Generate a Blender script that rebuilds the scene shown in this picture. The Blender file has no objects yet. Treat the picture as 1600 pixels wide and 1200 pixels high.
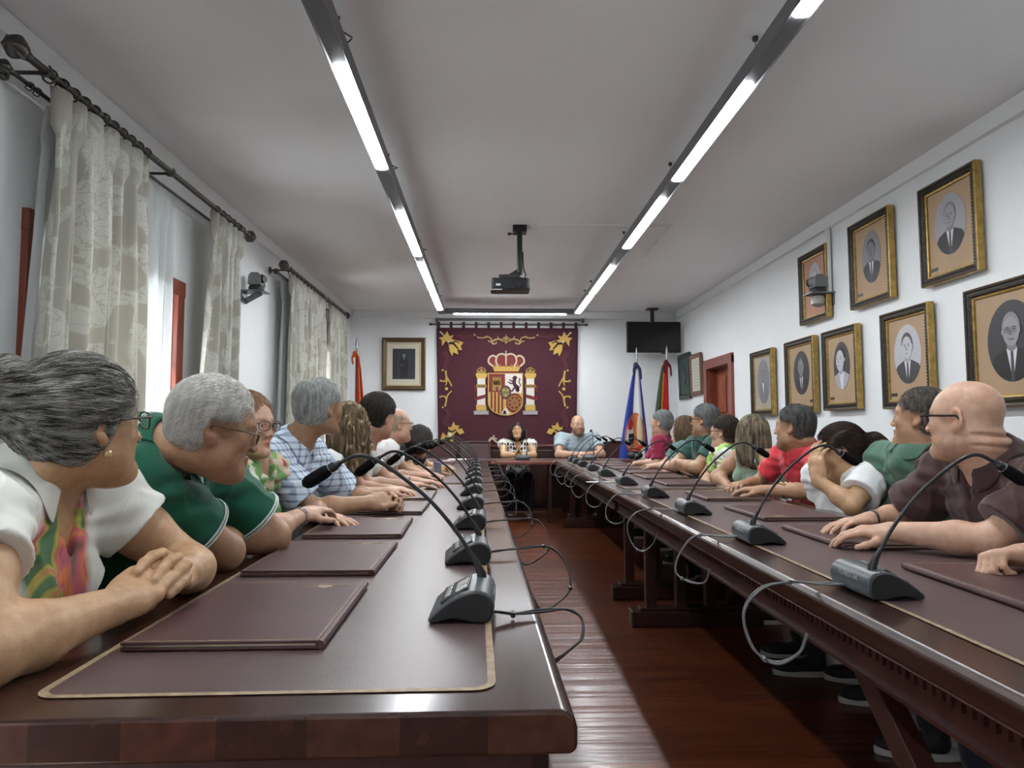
import bpy, bmesh, math, random
import numpy as np
from mathutils import Vector, Matrix, Euler
random.seed(7); RNG = np.random.RandomState(7)
PI = math.pi
SC = bpy.context.scene
COL = SC.collection

# ------------------------------------------------------------------ camera
FPX, CAMZ = 1110.0, 1.12
PITCH = math.atan(73/FPX); YAW = math.atan(35/FPX*math.cos(PITCH))
cam_d = bpy.data.cameras.new('camera'); cam_d.sensor_width = 36.0
cam_d.lens = 36.0*FPX/1600; cam_d.clip_start = .02; cam_d.clip_end = 200
cam = bpy.data.objects.new('camera', cam_d); COL.objects.link(cam)
cam.location = (0, 0, CAMZ)
cam.rotation_euler = Euler((PI/2+PITCH, 0, -YAW), 'XYZ')
SC.camera = cam

# ------------------------------------------------------------------ light and exposure
SC.view_settings.view_transform = 'Standard'; SC.view_settings.look = 'None'
SC.view_settings.gamma = 1; SC.view_settings.use_curve_mapping = False
SC.view_settings.exposure = 2.1
TUBE_STRENGTH = 17.0
world = bpy.data.worlds.new('daylight'); SC.world = world; world.use_nodes = True
wn = world.node_tree.nodes; wl = world.node_tree.links
bgn = wn['Background']; bgn.inputs[0].default_value = (0.86, 0.93, 1.0, 1); bgn.inputs[1].default_value = 2.6
sun_d = bpy.data.lights.new('sun', 'SUN'); sun_d.energy = 3.0; sun_d.angle = .02; sun_d.color = (1, .93, .84)
sun = bpy.data.objects.new('sun', sun_d); COL.objects.link(sun)
sun.rotation_euler = Vector((.55, .50, -.70)).to_track_quat('-Z', 'Y').to_euler()

# ------------------------------------------------------------------ pixel <-> room helpers (a point gets its own real depth)
_f = Vector((math.sin(YAW)*math.cos(PITCH), math.cos(YAW)*math.cos(PITCH), math.sin(PITCH)))
_r = Vector((math.cos(YAW), -math.sin(YAW), 0)); _u = _r.cross(_f)
def ray(px, py): return _f + _r*((px-800)/FPX) + _u*((600-py)/FPX)
def at(px, py, d):
    v = ray(px, py); return Vector((0, 0, CAMZ)) + v*(d/v.y)
def onz(px, py, z):
    v = ray(px, py); return Vector((0, 0, CAMZ)) + v*((z-CAMZ)/v.z)
def onx(px, py, x):
    v = ray(px, py); return Vector((0, 0, CAMZ)) + v*(x/v.x)

# ------------------------------------------------------------------ materials
MATS = {}
def mat(name, col, rough=.5, metal=0, coat=0, emit=None, es=0, spec=.5, noise=0, nscale=8, stretch=(1,1,1), bump=0, bscale=200, sss=0, col2=None, trans=0, sheen=0, detail=4):
    if name in MATS: return MATS[name]
    m = bpy.data.materials.new(name); m.use_nodes = True; MATS[name] = m
    nt = m.node_tree; b = nt.nodes['Principled BSDF']
    b.inputs['Base Color'].default_value = (*col, 1); b.inputs['Roughness'].default_value = rough
    b.inputs['Metallic'].default_value = metal; b.inputs['Coat Weight'].default_value = coat
    b.inputs['Coat Roughness'].default_value = .12; b.inputs['Specular IOR Level'].default_value = spec
    if sheen: b.inputs['Sheen Weight'].default_value = sheen
    if sss:
        b.inputs['Subsurface Weight'].default_value = sss; b.inputs['Subsurface Radius'].default_value = (.02, .008, .004); b.inputs['Subsurface Scale'].default_value = .6
    if emit: b.inputs['Emission Color'].default_value = (*emit, 1); b.inputs['Emission Strength'].default_value = es
    tc = None
    if noise or bump:
        tc = nt.nodes.new('ShaderNodeTexCoord'); mp = nt.nodes.new('ShaderNodeMapping'); mp.inputs['Scale'].default_value = stretch
        nt.links.new(tc.outputs['Object'], mp.inputs[0])
    if noise:
        n = nt.nodes.new('ShaderNodeTexNoise'); n.inputs['Scale'].default_value = nscale; n.inputs['Detail'].default_value = detail
        nt.links.new(mp.outputs[0], n.inputs['Vector'])
        r = nt.nodes.new('ShaderNodeValToRGB'); r.color_ramp.elements[0].position = .3; r.color_ramp.elements[1].position = .7
        c2 = col2 or tuple(min(1, c*(1+noise)) for c in col); c1 = col if col2 else tuple(c*(1-noise) for c in col)
        r.color_ramp.elements[0].color = (*c1, 1); r.color_ramp.elements[1].color = (*c2, 1)
        nt.links.new(n.outputs[0], r.inputs[0]); nt.links.new(r.outputs[0], b.inputs['Base Color'])
    if bump:
        n2 = nt.nodes.new('ShaderNodeTexNoise'); n2.inputs['Scale'].default_value = bscale; n2.inputs['Detail'].default_value = 3
        nt.links.new(mp.outputs[0], n2.inputs['Vector'])
        bp = nt.nodes.new('ShaderNodeBump'); bp.inputs['Strength'].default_value = bump; bp.inputs['Distance'].default_value = .003
        nt.links.new(n2.outputs[0], bp.inputs['Height']); nt.links.new(bp.outputs[0], b.inputs['Normal'])
    return m
def nodes(m): return m.node_tree, m.node_tree.nodes, m.node_tree.links, m.node_tree.nodes['Principled BSDF']

# ------------------------------------------------------------------ mesh builder
class MB:
    def __init__(s): s.v = []; s.f = []; s.m = []
    def add(s, vs, fs, mi=0):
        n = len(s.v); s.v += [tuple(v) for v in vs]; s.f += [tuple(i+n for i in f) for f in fs]; s.m += [mi]*len(fs); return s
    def box(s, c, d, rot=None, mi=0):
        vs = [Vector((x*d[0]/2, y*d[1]/2, z*d[2]/2)) for x in (-1,1) for y in (-1,1) for z in (-1,1)]
        if rot is not None: vs = [rot @ v for v in vs]
        vs = [v+Vector(c) for v in vs]
        return s.add(vs, [(0,1,3,2),(4,6,7,5),(0,4,5,1),(2,3,7,6),(0,2,6,4),(1,5,7,3)], mi)
    def bar(s, a, b, w, h, mi=0, up=(0,0,1)):
        a = Vector(a); b = Vector(b); d = (b-a); L = d.length; d.normalize()
        x = d.cross(Vector(up)); 
        if x.length < 1e-4: x = Vector((1,0,0))
        x.normalize(); z = x.cross(d)
        R = Matrix((x, d, z)).transposed()
        return s.box((a+b)/2, (w, L, h), R, mi)
    def tube(s, pts, r, n=10, mi=0, cap=True):
        pts = [Vector(p) for p in pts]; rs = r if isinstance(r, (list, tuple)) else [r]*len(pts)
        t0 = (pts[1]-pts[0]).normalized(); ref = Vector((0,0,1)) if abs(t0.z) < .9 else Vector((1,0,0))
        u = t0.cross(ref).normalized(); vs = []
        for i, p in enumerate(pts):
            t = (pts[min(i+1, len(pts)-1)]-pts[max(i-1, 0)]).normalized()
            u = (u - t*u.dot(t)).normalized(); w = t.cross(u)
            for k in range(n):
                a = 2*PI*k/n; vs.append(p+(u*math.cos(a)+w*math.sin(a))*rs[i])
        fs = [(i*n+k, i*n+(k+1)%n, (i+1)*n+(k+1)%n, (i+1)*n+k) for i in range(len(pts)-1) for k in range(n)]
        if cap: fs += [tuple(range(n-1, -1, -1)), tuple((len(pts)-1)*n+k for k in range(n))]
        return s.add(vs, fs, mi)
    def lathe(s, prof, n=20, c=(0,0,0), axis='z', mi=0):
        vs = []
        for (r, z) in prof:
            for k in range(n):
                a = 2*PI*k/n; x, y = r*math.cos(a), r*math.sin(a)
                v = (x, y, z) if axis == 'z' else ((z, x, y) if axis == 'x' else (y, z, x))
                vs.append((v[0]+c[0], v[1]+c[1], v[2]+c[2]))
        fs = [(i*n+k, i*n+(k+1)%n, (i+1)*n+(k+1)%n, (i+1)*n+k) for i in range(len(prof)-1) for k in range(n)]
        fs += [tuple(range(n-1, -1, -1)), tuple((len(prof)-1)*n+k for k in range(n))]
        return s.add(vs, fs, mi)
    def prism(s, poly, y0, y1, plane='xz', mi=0):
        n = len(poly)
        def P(a, b, t): return {'xz': (a, t, b), 'xy': (a, b, t), 'yz': (t, a, b)}[plane]
        vs = [P(a, b, y0) for a, b in poly] + [P(a, b, y1) for a, b in poly]
        fs = [(i, (i+1)%n, n+(i+1)%n, n+i) for i in range(n)] + [tuple(range(n-1, -1, -1)), tuple(range(n, 2*n))]
        return s.add(vs, fs, mi)
    def ell(s, c, r, n=16, mi=0, R=None):
        prof = []; vs = []; m = n//2
        for i in range(m+1):
            t = PI*(i/m)
            for k in range(n):
                a = 2*PI*k/n; v = Vector((r[0]*math.sin(t)*math.cos(a), r[1]*math.sin(t)*math.sin(a), -r[2]*math.cos(t)))
                if R is not None: v = R @ v
                vs.append(v+Vector(c))
        fs = [(i*n+k, i*n+(k+1)%n, (i+1)*n+(k+1)%n, (i+1)*n+k) for i in range(m) for k in range(n)]
        return s.add(vs, fs, mi)
    def build(s, name, mats, parent=None, smooth=False, bevel=0, seg=2, loc=None, rot=None, auto=True):
        me = bpy.data.meshes.new(name); me.from_pydata(s.v, [], s.f)
        if not isinstance(mats, (list, tuple)): mats = [mats]
        for m in mats: me.materials.append(m)
        me.polygons.foreach_set('material_index', s.m)
        bm = bmesh.new(); bm.from_mesh(me); bmesh.ops.remove_doubles(bm, verts=bm.verts, dist=1e-5)
        bmesh.ops.recalc_face_normals(bm, faces=bm.faces); bm.to_mesh(me); bm.free()
        if smooth:
            me.polygons.foreach_set('use_smooth', [True]*len(me.polygons))
            if auto: me.set_sharp_from_angle(angle=.7)
        me.update()
        o = bpy.data.objects.new(name, me); COL.objects.link(o)
        if loc is not None: o.location = loc
        if rot is not None: o.rotation_euler = rot
        if parent is not None: o.parent = parent
        if bevel:
            b = o.modifiers.new('bevel', 'BEVEL'); b.width = bevel; b.segments = seg; b.limit_method = 'ANGLE'; b.angle_limit = .6
        return o
def tag(o, label, cat, group=None):
    o['label'] = label; o['category'] = cat
    if group: o['group'] = group
    return o
def empty(name, loc=(0,0,0), rz=0, label=None, cat=None, group=None):
    o = bpy.data.objects.new(name, None); COL.objects.link(o); o.location = loc; o.rotation_euler = (0,0,rz); o.empty_display_size = .1
    if label: tag(o, label, cat, group)
    return o
def struct(o): o['kind'] = 'structure'; return o
CH = {}
def copy_tree(o, parent=None):
    c = o.copy(); COL.objects.link(c)
    if parent is not None: c.parent = parent
    for ch in [q for q in COL.objects if q.parent == o]: copy_tree(ch, c)
    return c
def arc(c, r, a0, a1, n): return [(c[0]+r*math.cos(a0+(a1-a0)*i/n), c[1]+r*math.sin(a0+(a1-a0)*i/n)) for i in range(n+1)]
def rrect(x0, y0, x1, y1, r, n=5):
    return arc((x1-r, y1-r), r, 0, PI/2, n)+arc((x0+r, y1-r), r, PI/2, PI, n)+arc((x0+r, y0+r), r, PI, 1.5*PI, n)+arc((x1-r, y0+r), r, 1.5*PI, 2*PI, n)
def ordinal(i): return ['first','second','third','fourth','fifth','sixth','seventh','eighth','ninth','tenth','eleventh','twelfth','thirteenth'][i]
def sm_path(pts, n=8):
    "Catmull-Rom through the points"
    P = [Vector(p) for p in pts]; P = [P[0]*2-P[1]]+P+[P[-1]*2-P[-2]]; out = []
    for i in range(1, len(P)-2):
        for k in range(n):
            t = k/n; a, b, c, d = P[i-1], P[i], P[i+1], P[i+2]
            out.append(.5*((2*b)+(c-a)*t+(2*a-5*b+4*c-d)*t*t+(3*b-a-3*c+d)*t**3))
    out.append(P[-2]); return out

# ------------------------------------------------------------------ shared materials
M_wall = mat('wall_paint', (.82, .85, .86), .6, noise=.02, nscale=3, bump=.05, bscale=60)
M_ceil = mat('ceiling_paint', (.84, .85, .85), .7, noise=.03, nscale=.7, bump=.05, bscale=40)
M_trim = mat('trim_paint', (.78, .80, .80), .5)
M_wood = mat('table_wood', (.034, .012, .008), .24, coat=.3, noise=.35, nscale=5, stretch=(6,.6,6))
_nt, _n, _l, _b = nodes(M_wood)      # boards run the length of the table, each its own tone
_tc = _n.new('ShaderNodeTexCoord'); _mp = _n.new('ShaderNodeMapping'); _mp.inputs['Rotation'].default_value = (0, 0, PI/2); _br = _n.new('ShaderNodeTexBrick'); _br.inputs['Scale'].default_value = 1; _br.inputs['Brick Width'].default_value = 40; _br.inputs['Row Height'].default_value = .118; _br.inputs['Mortar Size'].default_value = .0012
_br.inputs['Color1'].default_value = (1.08,1.06,1.05,1); _br.inputs['Color2'].default_value = (.86,.84,.84,1); _br.inputs['Mortar'].default_value = (1.7,1.6,1.5,1)
_l.new(_tc.outputs['Object'], _mp.inputs[0]); _l.new(_mp.outputs[0], _br.inputs['Vector']); _mx = _n.new('ShaderNodeMix'); _mx.data_type = 'RGBA'; _mx.blend_type = 'MULTIPLY'; _mx.inputs[0].default_value = 1
_l.new(_b.inputs['Base Color'].links[0].from_socket, _mx.inputs[6]); _l.new(_br.outputs[0], _mx.inputs[7]); _l.new(_mx.outputs[2], _b.inputs['Base Color'])
M_woodx = mat('wood_across', (.10, .026, .018), .22, coat=.5, noise=.35, nscale=5, stretch=(.6,6,6))
M_wood_dk = mat('dark_wood', (.032, .009, .006), .4, coat=.12, noise=.3, nscale=6, stretch=(5,5,.6))
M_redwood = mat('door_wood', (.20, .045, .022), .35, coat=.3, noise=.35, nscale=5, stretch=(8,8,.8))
M_leather = mat('table_leather', (.088, .055, .055), .34, noise=.08, nscale=3, bump=.12, bscale=350, spec=.6)
M_folder = mat('folder_leather', (.068, .028, .030), .38, noise=.12, nscale=6, bump=.15, bscale=300)
M_gilt = mat('gilt', (.30, .22, .13), .55, metal=.15, noise=.3, nscale=60)
M_black = mat('black_plastic', (.012, .013, .014), .45)
M_foam = mat('foam', (.006, .006, .007), .95, bump=.6, bscale=700, spec=.1)
M_mic = mat('mic_grey', (.055, .066, .072), .38, spec=.6)
M_micdk = mat('mic_black', (.012, .013, .014), .4)
M_steel = mat('steel', (.35, .36, .37), .3, metal=1)
M_alu = mat('aluminium_grey', (.16, .17, .185), .4, metal=.5)
M_brz = mat('dark_bronze', (.09, .085, .075), .35, metal=.8)
M_cable = mat('cable_black', (.018, .018, .02), .4)
M_cableg = mat('cable_grey', (.13, .135, .14), .4)
M_gold = mat('gold_frame', (.36, .24, .07), .35, metal=.7, noise=.3, nscale=30)
M_dkframe = mat('dark_frame', (.035, .026, .018), .4, metal=.2, noise=.5, nscale=60)
M_white = mat('white_plastic', (.75, .75, .74), .4)
M_paper = mat('paper', (.8, .8, .78), .7)
M_tube = mat('tube_light', (1,1,1), .4, emit=(.94, .97, 1.0), es=TUBE_STRENGTH)
M_glass = mat('window_glass', (.9,.95,1), .02)
_nt, _n, _l, _b = nodes(M_glass); _tb = _n.new('ShaderNodeBsdfTransparent'); _gb = _n.new('ShaderNodeBsdfGlossy'); _gb.inputs['Roughness'].default_value = .03
_mb = _n.new('ShaderNodeMixShader'); _mb.inputs[0].default_value = .07; _l.new(_tb.outputs[0], _mb.inputs[1]); _l.new(_gb.outputs[0], _mb.inputs[2]); _l.new(_mb.outputs[0], _n['Material Output'].inputs[0])

# ------------------------------------------------------------------ room
XL, XR, YB, YF, ZC = -2.08, 2.83, -2.6, 10.6, 2.91
M_floor = mat('floor_planks', (.13,.034,.014), .32, coat=.12)
nt, n, l, b = nodes(M_floor)
tc = n.new('ShaderNodeTexCoord'); br = n.new('ShaderNodeTexBrick'); br.offset = .37; br.inputs['Scale'].default_value = 1
br.inputs['Brick Width'].default_value = 1.5; br.inputs['Row Height'].default_value = .075; br.inputs['Mortar Size'].default_value = .0012
br.inputs['Color1'].default_value = (.135,.034,.010,1); br.inputs['Color2'].default_value = (.075,.018,.006,1); br.inputs['Mortar'].default_value = (.02,.006,.004,1)
l.new(tc.outputs['Object'], br.inputs['Vector'])
mp = n.new('ShaderNodeMapping'); mp.inputs['Scale'].default_value = (.8, 14, 1); nz = n.new('ShaderNodeTexNoise'); nz.inputs['Scale'].default_value = 4; nz.inputs['Detail'].default_value = 6
l.new(tc.outputs['Object'], mp.inputs[0]); l.new(mp.outputs[0], nz.inputs['Vector'])
mx = n.new('ShaderNodeMix'); mx.data_type = 'RGBA'; mx.blend_type = 'MULTIPLY'; mx.inputs[0].default_value = .8
rp = n.new('ShaderNodeValToRGB'); rp.color_ramp.elements[0].color = (.55,.5,.5,1); rp.color_ramp.elements[1].color = (1.25,1.2,1.2,1); rp.color_ramp.elements[0].position=.3; rp.color_ramp.elements[1].position=.7
l.new(nz.outputs[0], rp.inputs[0]); l.new(br.outputs[0], mx.inputs[6]); l.new(rp.outputs[0], mx.inputs[7]); l.new(mx.outputs[2], b.inputs['Base Color'])
mp2 = n.new('ShaderNodeMapping'); mp2.inputs['Scale'].default_value = (.5, 13.3, 1); nz2 = n.new('ShaderNodeTexNoise'); nz2.inputs['Scale'].default_value = 1; nz2.inputs['Detail'].default_value = 2
l.new(tc.outputs['Object'], mp2.inputs[0]); l.new(mp2.outputs[0], nz2.inputs['Vector'])
bp = n.new('ShaderNodeBump'); bp.inputs['Strength'].default_value = .35; bp.inputs['Distance'].default_value = .02; l.new(nz2.outputs[0], bp.inputs['Height'])
bp2 = n.new('ShaderNodeBump'); bp2.inputs['Strength'].default_value = .5; bp2.inputs['Distance'].default_value = .002; bp2.invert = True; l.new(br.outputs['Fac'], bp2.inputs['Height']); l.new(bp.outputs[0], bp2.inputs['Normal'])
l.new(bp2.outputs[0], b.inputs['Normal']); l.new(bp2.outputs[0], b.inputs['Coat Normal'])

struct(MB().box(((XL+XR)/2, (YB+YF)/2, -.05), (XR-XL+.6, YF-YB+.6, .1)).build('floor', M_floor))
struct(MB().box(((XL+XR)/2, (YB+YF)/2, ZC+.05), (XR-XL+.6, YF-YB+.6, .1)).build('ceiling', M_ceil))
struct(MB().box(((XL+XR)/2, YF+.1, ZC/2), (XR-XL+.6, .2, ZC)).build('wall_far', M_wall))
struct(MB().box(((XL+XR)/2, YB-.1, ZC/2), (XR-XL+.6, .2, ZC)).build('wall_back', M_wall))
# right wall with a door opening
DR0, DR1, DRZ = 8.22, 9.10, 1.93
w = MB()
for y0, y1, z0, z1 in ((YB, DR0, 0, ZC), (DR1, YF, 0, ZC), (DR0, DR1, DRZ, ZC)): w.box((XR+.12, (y0+y1)/2, (z0+z1)/2), (.24, y1-y0, z1-z0))
struct(w.build('wall_right', M_wall))
# left wall with window openings
WT = .34
WINS = [(-1.6, .3), (3.25, 4.72), (7.15, 8.75)]; WZ = 2.03
w = MB(); y = YB
for a, c in WINS:
    w.box((XL-WT/2, (y+a)/2, ZC/2), (WT, a-y, ZC)); w.box((XL-WT/2, (a+c)/2, (WZ+ZC)/2), (WT, c-a, ZC-WZ)); w.box((XL-WT/2, (a+c)/2, .04), (WT, c-a, .08)); y = c
w.box((XL-WT/2, (y+YF)/2, ZC/2), (WT, YF-y, ZC))
struct(w.build('wall_left', M_wall))
for i, (a, c) in enumerate(WINS):
    root = empty('window_%d' % (i+1), (XL-.0, (a+c)/2, 0)); struct(root)
    L = c-a; f = MB()
    # casing, proud of the wall, and jamb lining
    for s in (-1, 1):
        f.box((.012, s*(L/2+.03), WZ/2+.03), (.035, .10, WZ+.08)); f.box((-WT/2, s*(L/2-.012), WZ/2), (WT, .024, WZ))
    f.box((.013, 0, WZ+.03), (.041, L+.166, .104)); f.box((-WT/2, 0, WZ-.012), (WT, L, .024)); f.box((-WT/2, 0, .09), (WT, L, .03))
    f.build('window_frame', M_redwood, root, bevel=.004)
    for s in (-1, 1):
        q = MB(); xw = -WT+.05
        for yy in (s*.03, s*(L/2-.06)): q.box((xw, yy, WZ/2+.03), (.05, .07, WZ-.14))
        for zz in (.14, .62, 1.1, 1.55, WZ-.06): q.box((xw, s*(L/4), zz), (.048, L/2-.05, .06))
        q.build('casement', M_redwood, root, bevel=.004)
        MB().box((xw, s*L/4, WZ/2), (.006, L/2-.08, WZ-.16)).build('glass_pane', M_glass, root)
# cornice trims: a flat band under the ceiling with a lip
for nm, c, d in (('trim_left', (XL+.012, (YB+YF)/2, ZC-.05), (.024, YF-YB, .10)), ('trim_right', (XR-.012, (YB+YF)/2, ZC-.05), (.024, YF-YB, .10)), ('trim_far', ((XL+XR)/2, YF-.012, ZC-.05), (XR-XL-.05, .024, .10))):
    q = MB().box(c, d)
    c2 = list(c); d2 = list(d); c2[2] = ZC-.105; d2[2] = .014
    k = 0 if nm != 'trim_far' else 1
    d2[k] = .036; c2[k] = c[k]+(.006 if nm == 'trim_left' else -.006)
    q.box(c2, d2); struct(q.build(nm, M_trim, bevel=.004))
for nm, c, d in (('baseboard_right', (XR-.01, (YB+DR0-.1)/2, .06), (.02, DR0-.1-YB, .12)), ('baseboard_far', ((XL+XR)/2, YF-.01, .06), (XR-XL-.06, .02, .12))):
    struct(MB().box(c, d).build(nm, M_redwood, bevel=.004))
# right door
dr = struct(empty('door_1', (XR, (DR0+DR1)/2, 0)))
q = MB(); L = DR1-DR0
for s in (-1, 1): q.box((-.014, s*(L/2+.04), DRZ/2+.04), (.04, .12, DRZ+.08)); q.box((.1, s*(L/2-.012), DRZ/2), (.2, .024, DRZ))
q.box((-.014, 0, DRZ+.04), (.041, L+.2, .12)); q.box((.1, 0, DRZ-.012), (.2, L, .024)); q.build('door_frame', M_redwood, dr, bevel=.006)
q = MB().box((.13, 0, DRZ/2), (.035, L-.05, DRZ-.012)).box((.20, 0, DRZ/2), (.04, L+.02, DRZ+.02))  # outer box is added behind the door, unseen, to stop light leaking in
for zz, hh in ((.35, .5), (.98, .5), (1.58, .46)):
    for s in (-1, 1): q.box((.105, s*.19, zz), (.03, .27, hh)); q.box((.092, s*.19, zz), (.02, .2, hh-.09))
q.build('door_panel_and_backing', mat('door_wood_lit', (.27, .07, .03), .35, coat=.3, noise=.35, nscale=5, stretch=(8,8,.8)), dr, bevel=.006)  # frame wood in a brighter colour, with the light put into it
MB().lathe([(.012, 0), (.012, -.04), (.024, -.045), (.026, -.06), (.015, -.07)], 14, (.11, -.36, 1.0), 'x').build('door_handle', M_brz, dr, smooth=True)
# surface conduits
def thing_mb(q, name, m, label, cat, group=None, **kw):
    o = q.build(name, m, **kw); tag(o, label, cat, group); return o
q = MB().box((XR-.03, 5.72, 2.52), (.03, .045, .54)); thing_mb(q, 'cable_conduit', M_trim, 'white vertical cable duct running down the right wall to the wall camera', 'cable duct', bevel=.004)
q = MB().box((1.0, 6.05, ZC-.006), (1.15, .022, .012)).box((1.58, 6.6, ZC-.006), (.022, 1.12, .012)); thing_mb(q, 'ceiling_conduit', M_trim, 'thin white cable duct across the ceiling from the projector mount', 'cable duct')
# ------------------------------------------------------------------ suspended light lines
LZ = 2.735
def light_line(name, x, y0, y1, tubes, label, wires):
    root = empty(name, (x, 0, LZ), 0, label, 'ceiling light', 'suspended linear lights')
    q = MB(); W = .047
    q.prism([(-W, .0), (-W, .062), (-W+.01, .07), (W-.01, .07), (W, .062), (W, .0), (W-.006, -.006), (W-.012, 0), (-W+.012, 0), (-W+.006, -.006)], y0, y1)
    q.build('profile_housing', M_alu, root)
    for a, b in tubes:
        MB().prism(rrect(-.037, a, .037, b, .030, 6), -.008, .002, 'xy').build('tube_light', M_tube, root)
    for wy in wires:
        hz = ZC-LZ
        w = MB().tube([(0, wy, .07), (0, wy, hz)], .0016, 6).lathe([(.012, hz-.02), (.014, hz-.001)], 12, (0, wy, 0)).box((0, wy, .075), (.02, .05, .012))
        w.build('suspension_wire', M_brz, root, smooth=True)
        l_ = MB().tube([(.03+.035*math.cos(t), wy+.05*math.sin(t), .085+.01*math.sin(2*t)) for t in np.linspace(0, 2*PI, 16)], .0035, 6)
        l_.build('coiled_wire', M_brz, root, smooth=True)
    return root
k = FPX*(LZ-CAMZ)
def dy_to_d(py): return onz(700, py, LZ).y
tl = [(dy_to_d(a), dy_to_d(b)) for a, b in ((105, 265), (333, 400), (412, 453), (457, 484))]
tr = [(dy_to_d(a), dy_to_d(b)) for a, b in ((125, 278), (308, 385), (415, 457), (461, 488))]
def flip(t): return [(min(a,b), max(a,b)) for a, b in t]
tl = flip(tl); tr = flip(tr)
n0 = tr[0][0]-.55
tr.insert(0, (n0-1.24, n0))
tl.insert(0, (tl[0][0]-1.25-1.24, tl[0][0]-1.25))
ylast = max(tl[-1][1], tr[-1][1])+.06
light_line('linear_light', -.665, -.6, ylast, tl, 'grey suspended linear light running down the left side of the ceiling', [tl[1][0]-.08, tl[1][1]+.2, tl[2][1]+.1, tl[3][1]+.1, 8.9])
light_line('linear_light', 1.205, -.6, ylast, tr, 'grey suspended linear light running down the right side of the ceiling', [tr[1][0]-.1, tr[1][1]+.15, tr[2][1]+.1, tr[3][1]+.1, 8.9])
root = empty('linear_light', (0, ylast+.045, LZ), 0, 'short cross light joining the two light lines in front of the tapestry', 'ceiling light', 'suspended linear lights')
MB().box((.27, 0, .035), (1.96, .084, .07)).build('profile_housing', M_alu, root, bevel=.006)
MB().prism(rrect(-.50, -.028, 1.06, .028, .026, 6), -.008, .002, 'xy').build('tube_light', M_tube, root)

# ------------------------------------------------------------------ tables
LROT = .0186
def LTx(x, y): return .118 + x - LROT*(y-.93)
def table(name, x0, y0, y1, W, rz, label, trestles, H=.75, side_brace=False):
    "x0 = aisle edge, local x runs from 0 (right edge) to -W; the top's outer lines are rounded"
    root = empty(name, (x0, y0, 0), rz, label, 'table', 'long conference tables'); L = y1-y0
    MB().prism([(-W, H-.05), (-W+.004, H-.012), (-W+.016, H), (-.016, H), (-.004, H-.010), (0, H-.024), (0, H-.05), (-.008, H-.058), (-W+.008, H-.058)], .0, L).build('tabletop', M_wood, root, bevel=.012, seg=3, smooth=False)
    q = MB().box((-W/2, .07, H-.056), (W-.14, .12, .02)); 
    MB().prism(rrect(-W+.112, .08, -.112, L-.08, .03), H-.0005, H+.0012, 'xy').build('leather_inlay', M_leather, root)
    o = rrect(-W+.106, .074, -.106, L-.074, .034); i = rrect(-W+.118, .086, -.118, L-.086, .026); n = len(o)
    g = MB(); g.add([(a, b, H+.0018) for a, b in o]+[(a, b, H+.0018) for a, b in i], [(k, (k+1)%n, n+(k+1)%n, n+k) for k in range(n)]); g.build('gilt_border', M_gilt, root)
    for s, xx in ((1, -.045), (-1, -W+.045)):
        MB().box((xx, L/2, H-.095), (.024, L-.12, .075)).build('apron', M_wood_dk, root, bevel=.003)
        d = MB(); nn = int((L-.12)/.026)
        for k in range(nn): d.box((xx+s*.016, .07+k*.026, H-.072), (.012, .014, .022))
        d.box((xx+s*.015, L/2, H-.128), (.014, L-.12, .008)); d.build('dentil_moulding', M_wood_dk, root)
    for yy in (.05, L-.05): MB().box((-W/2, yy, H-.095), (W-.11, .024, .075)).build('apron', M_wood_dk, root, bevel=.003)
    for ty, dirs in trestles:
        MB().box((-W/2, ty, .045), (W-.10, .11, .09)).box((-W/2, ty, .098), (W-.2, .08, .02)).build('foot', M_wood_dk, root, bevel=.008)
        for px_ in np.linspace(-W+.17, -.17, 4): MB().box((px_, ty, .36), (.062, .055, .53)).build('leg', M_wood_dk, root, bevel=.005)
        MB().box((-W/2, ty, H-.105), (W-.13, .09, .055)).build('cross_rail', M_wood_dk, root, bevel=.004)
        if side_brace and dirs == (1,):
            for xb in (-W+.085, -.085): MB().bar((xb, ty+.03, .12), (xb, ty+.70, H-.10), .045, .06).build('brace', M_wood_dk, root, bevel=.004)
        for dd in dirs: MB().bar((-W/2+.18, ty+dd*.06, .14), (-W/2+.18, ty+dd*.72, H-.09), .05, .06).build('brace', M_wood_dk, root, bevel=.004)
    return root
TW = .86
table('conference_table', .118, .966, 5.0, TW, LROT, 'near section of the long left table with brown leather top', [(.42, (1,)), (3.75, (-1,))])
table('conference_table', LTx(0, 5.004), 5.004, 8.72, TW, LROT, 'far section of the long left table reaching towards the tapestry', [(.35, (1,)), (3.35, (-1,))])
table('conference_table', .728+TW, .35, 4.47, TW, -.009, 'near section of the long right table with brown leather top', [(.55, (1,)), (3.80, (-1,))], side_brace=True)
table('conference_table', .765+TW, 4.476, 8.70, TW, -.009, 'far section of the long right table reaching towards the blue and white flag', [(.33, (1,)), (3.85, (-1,))])
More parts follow.
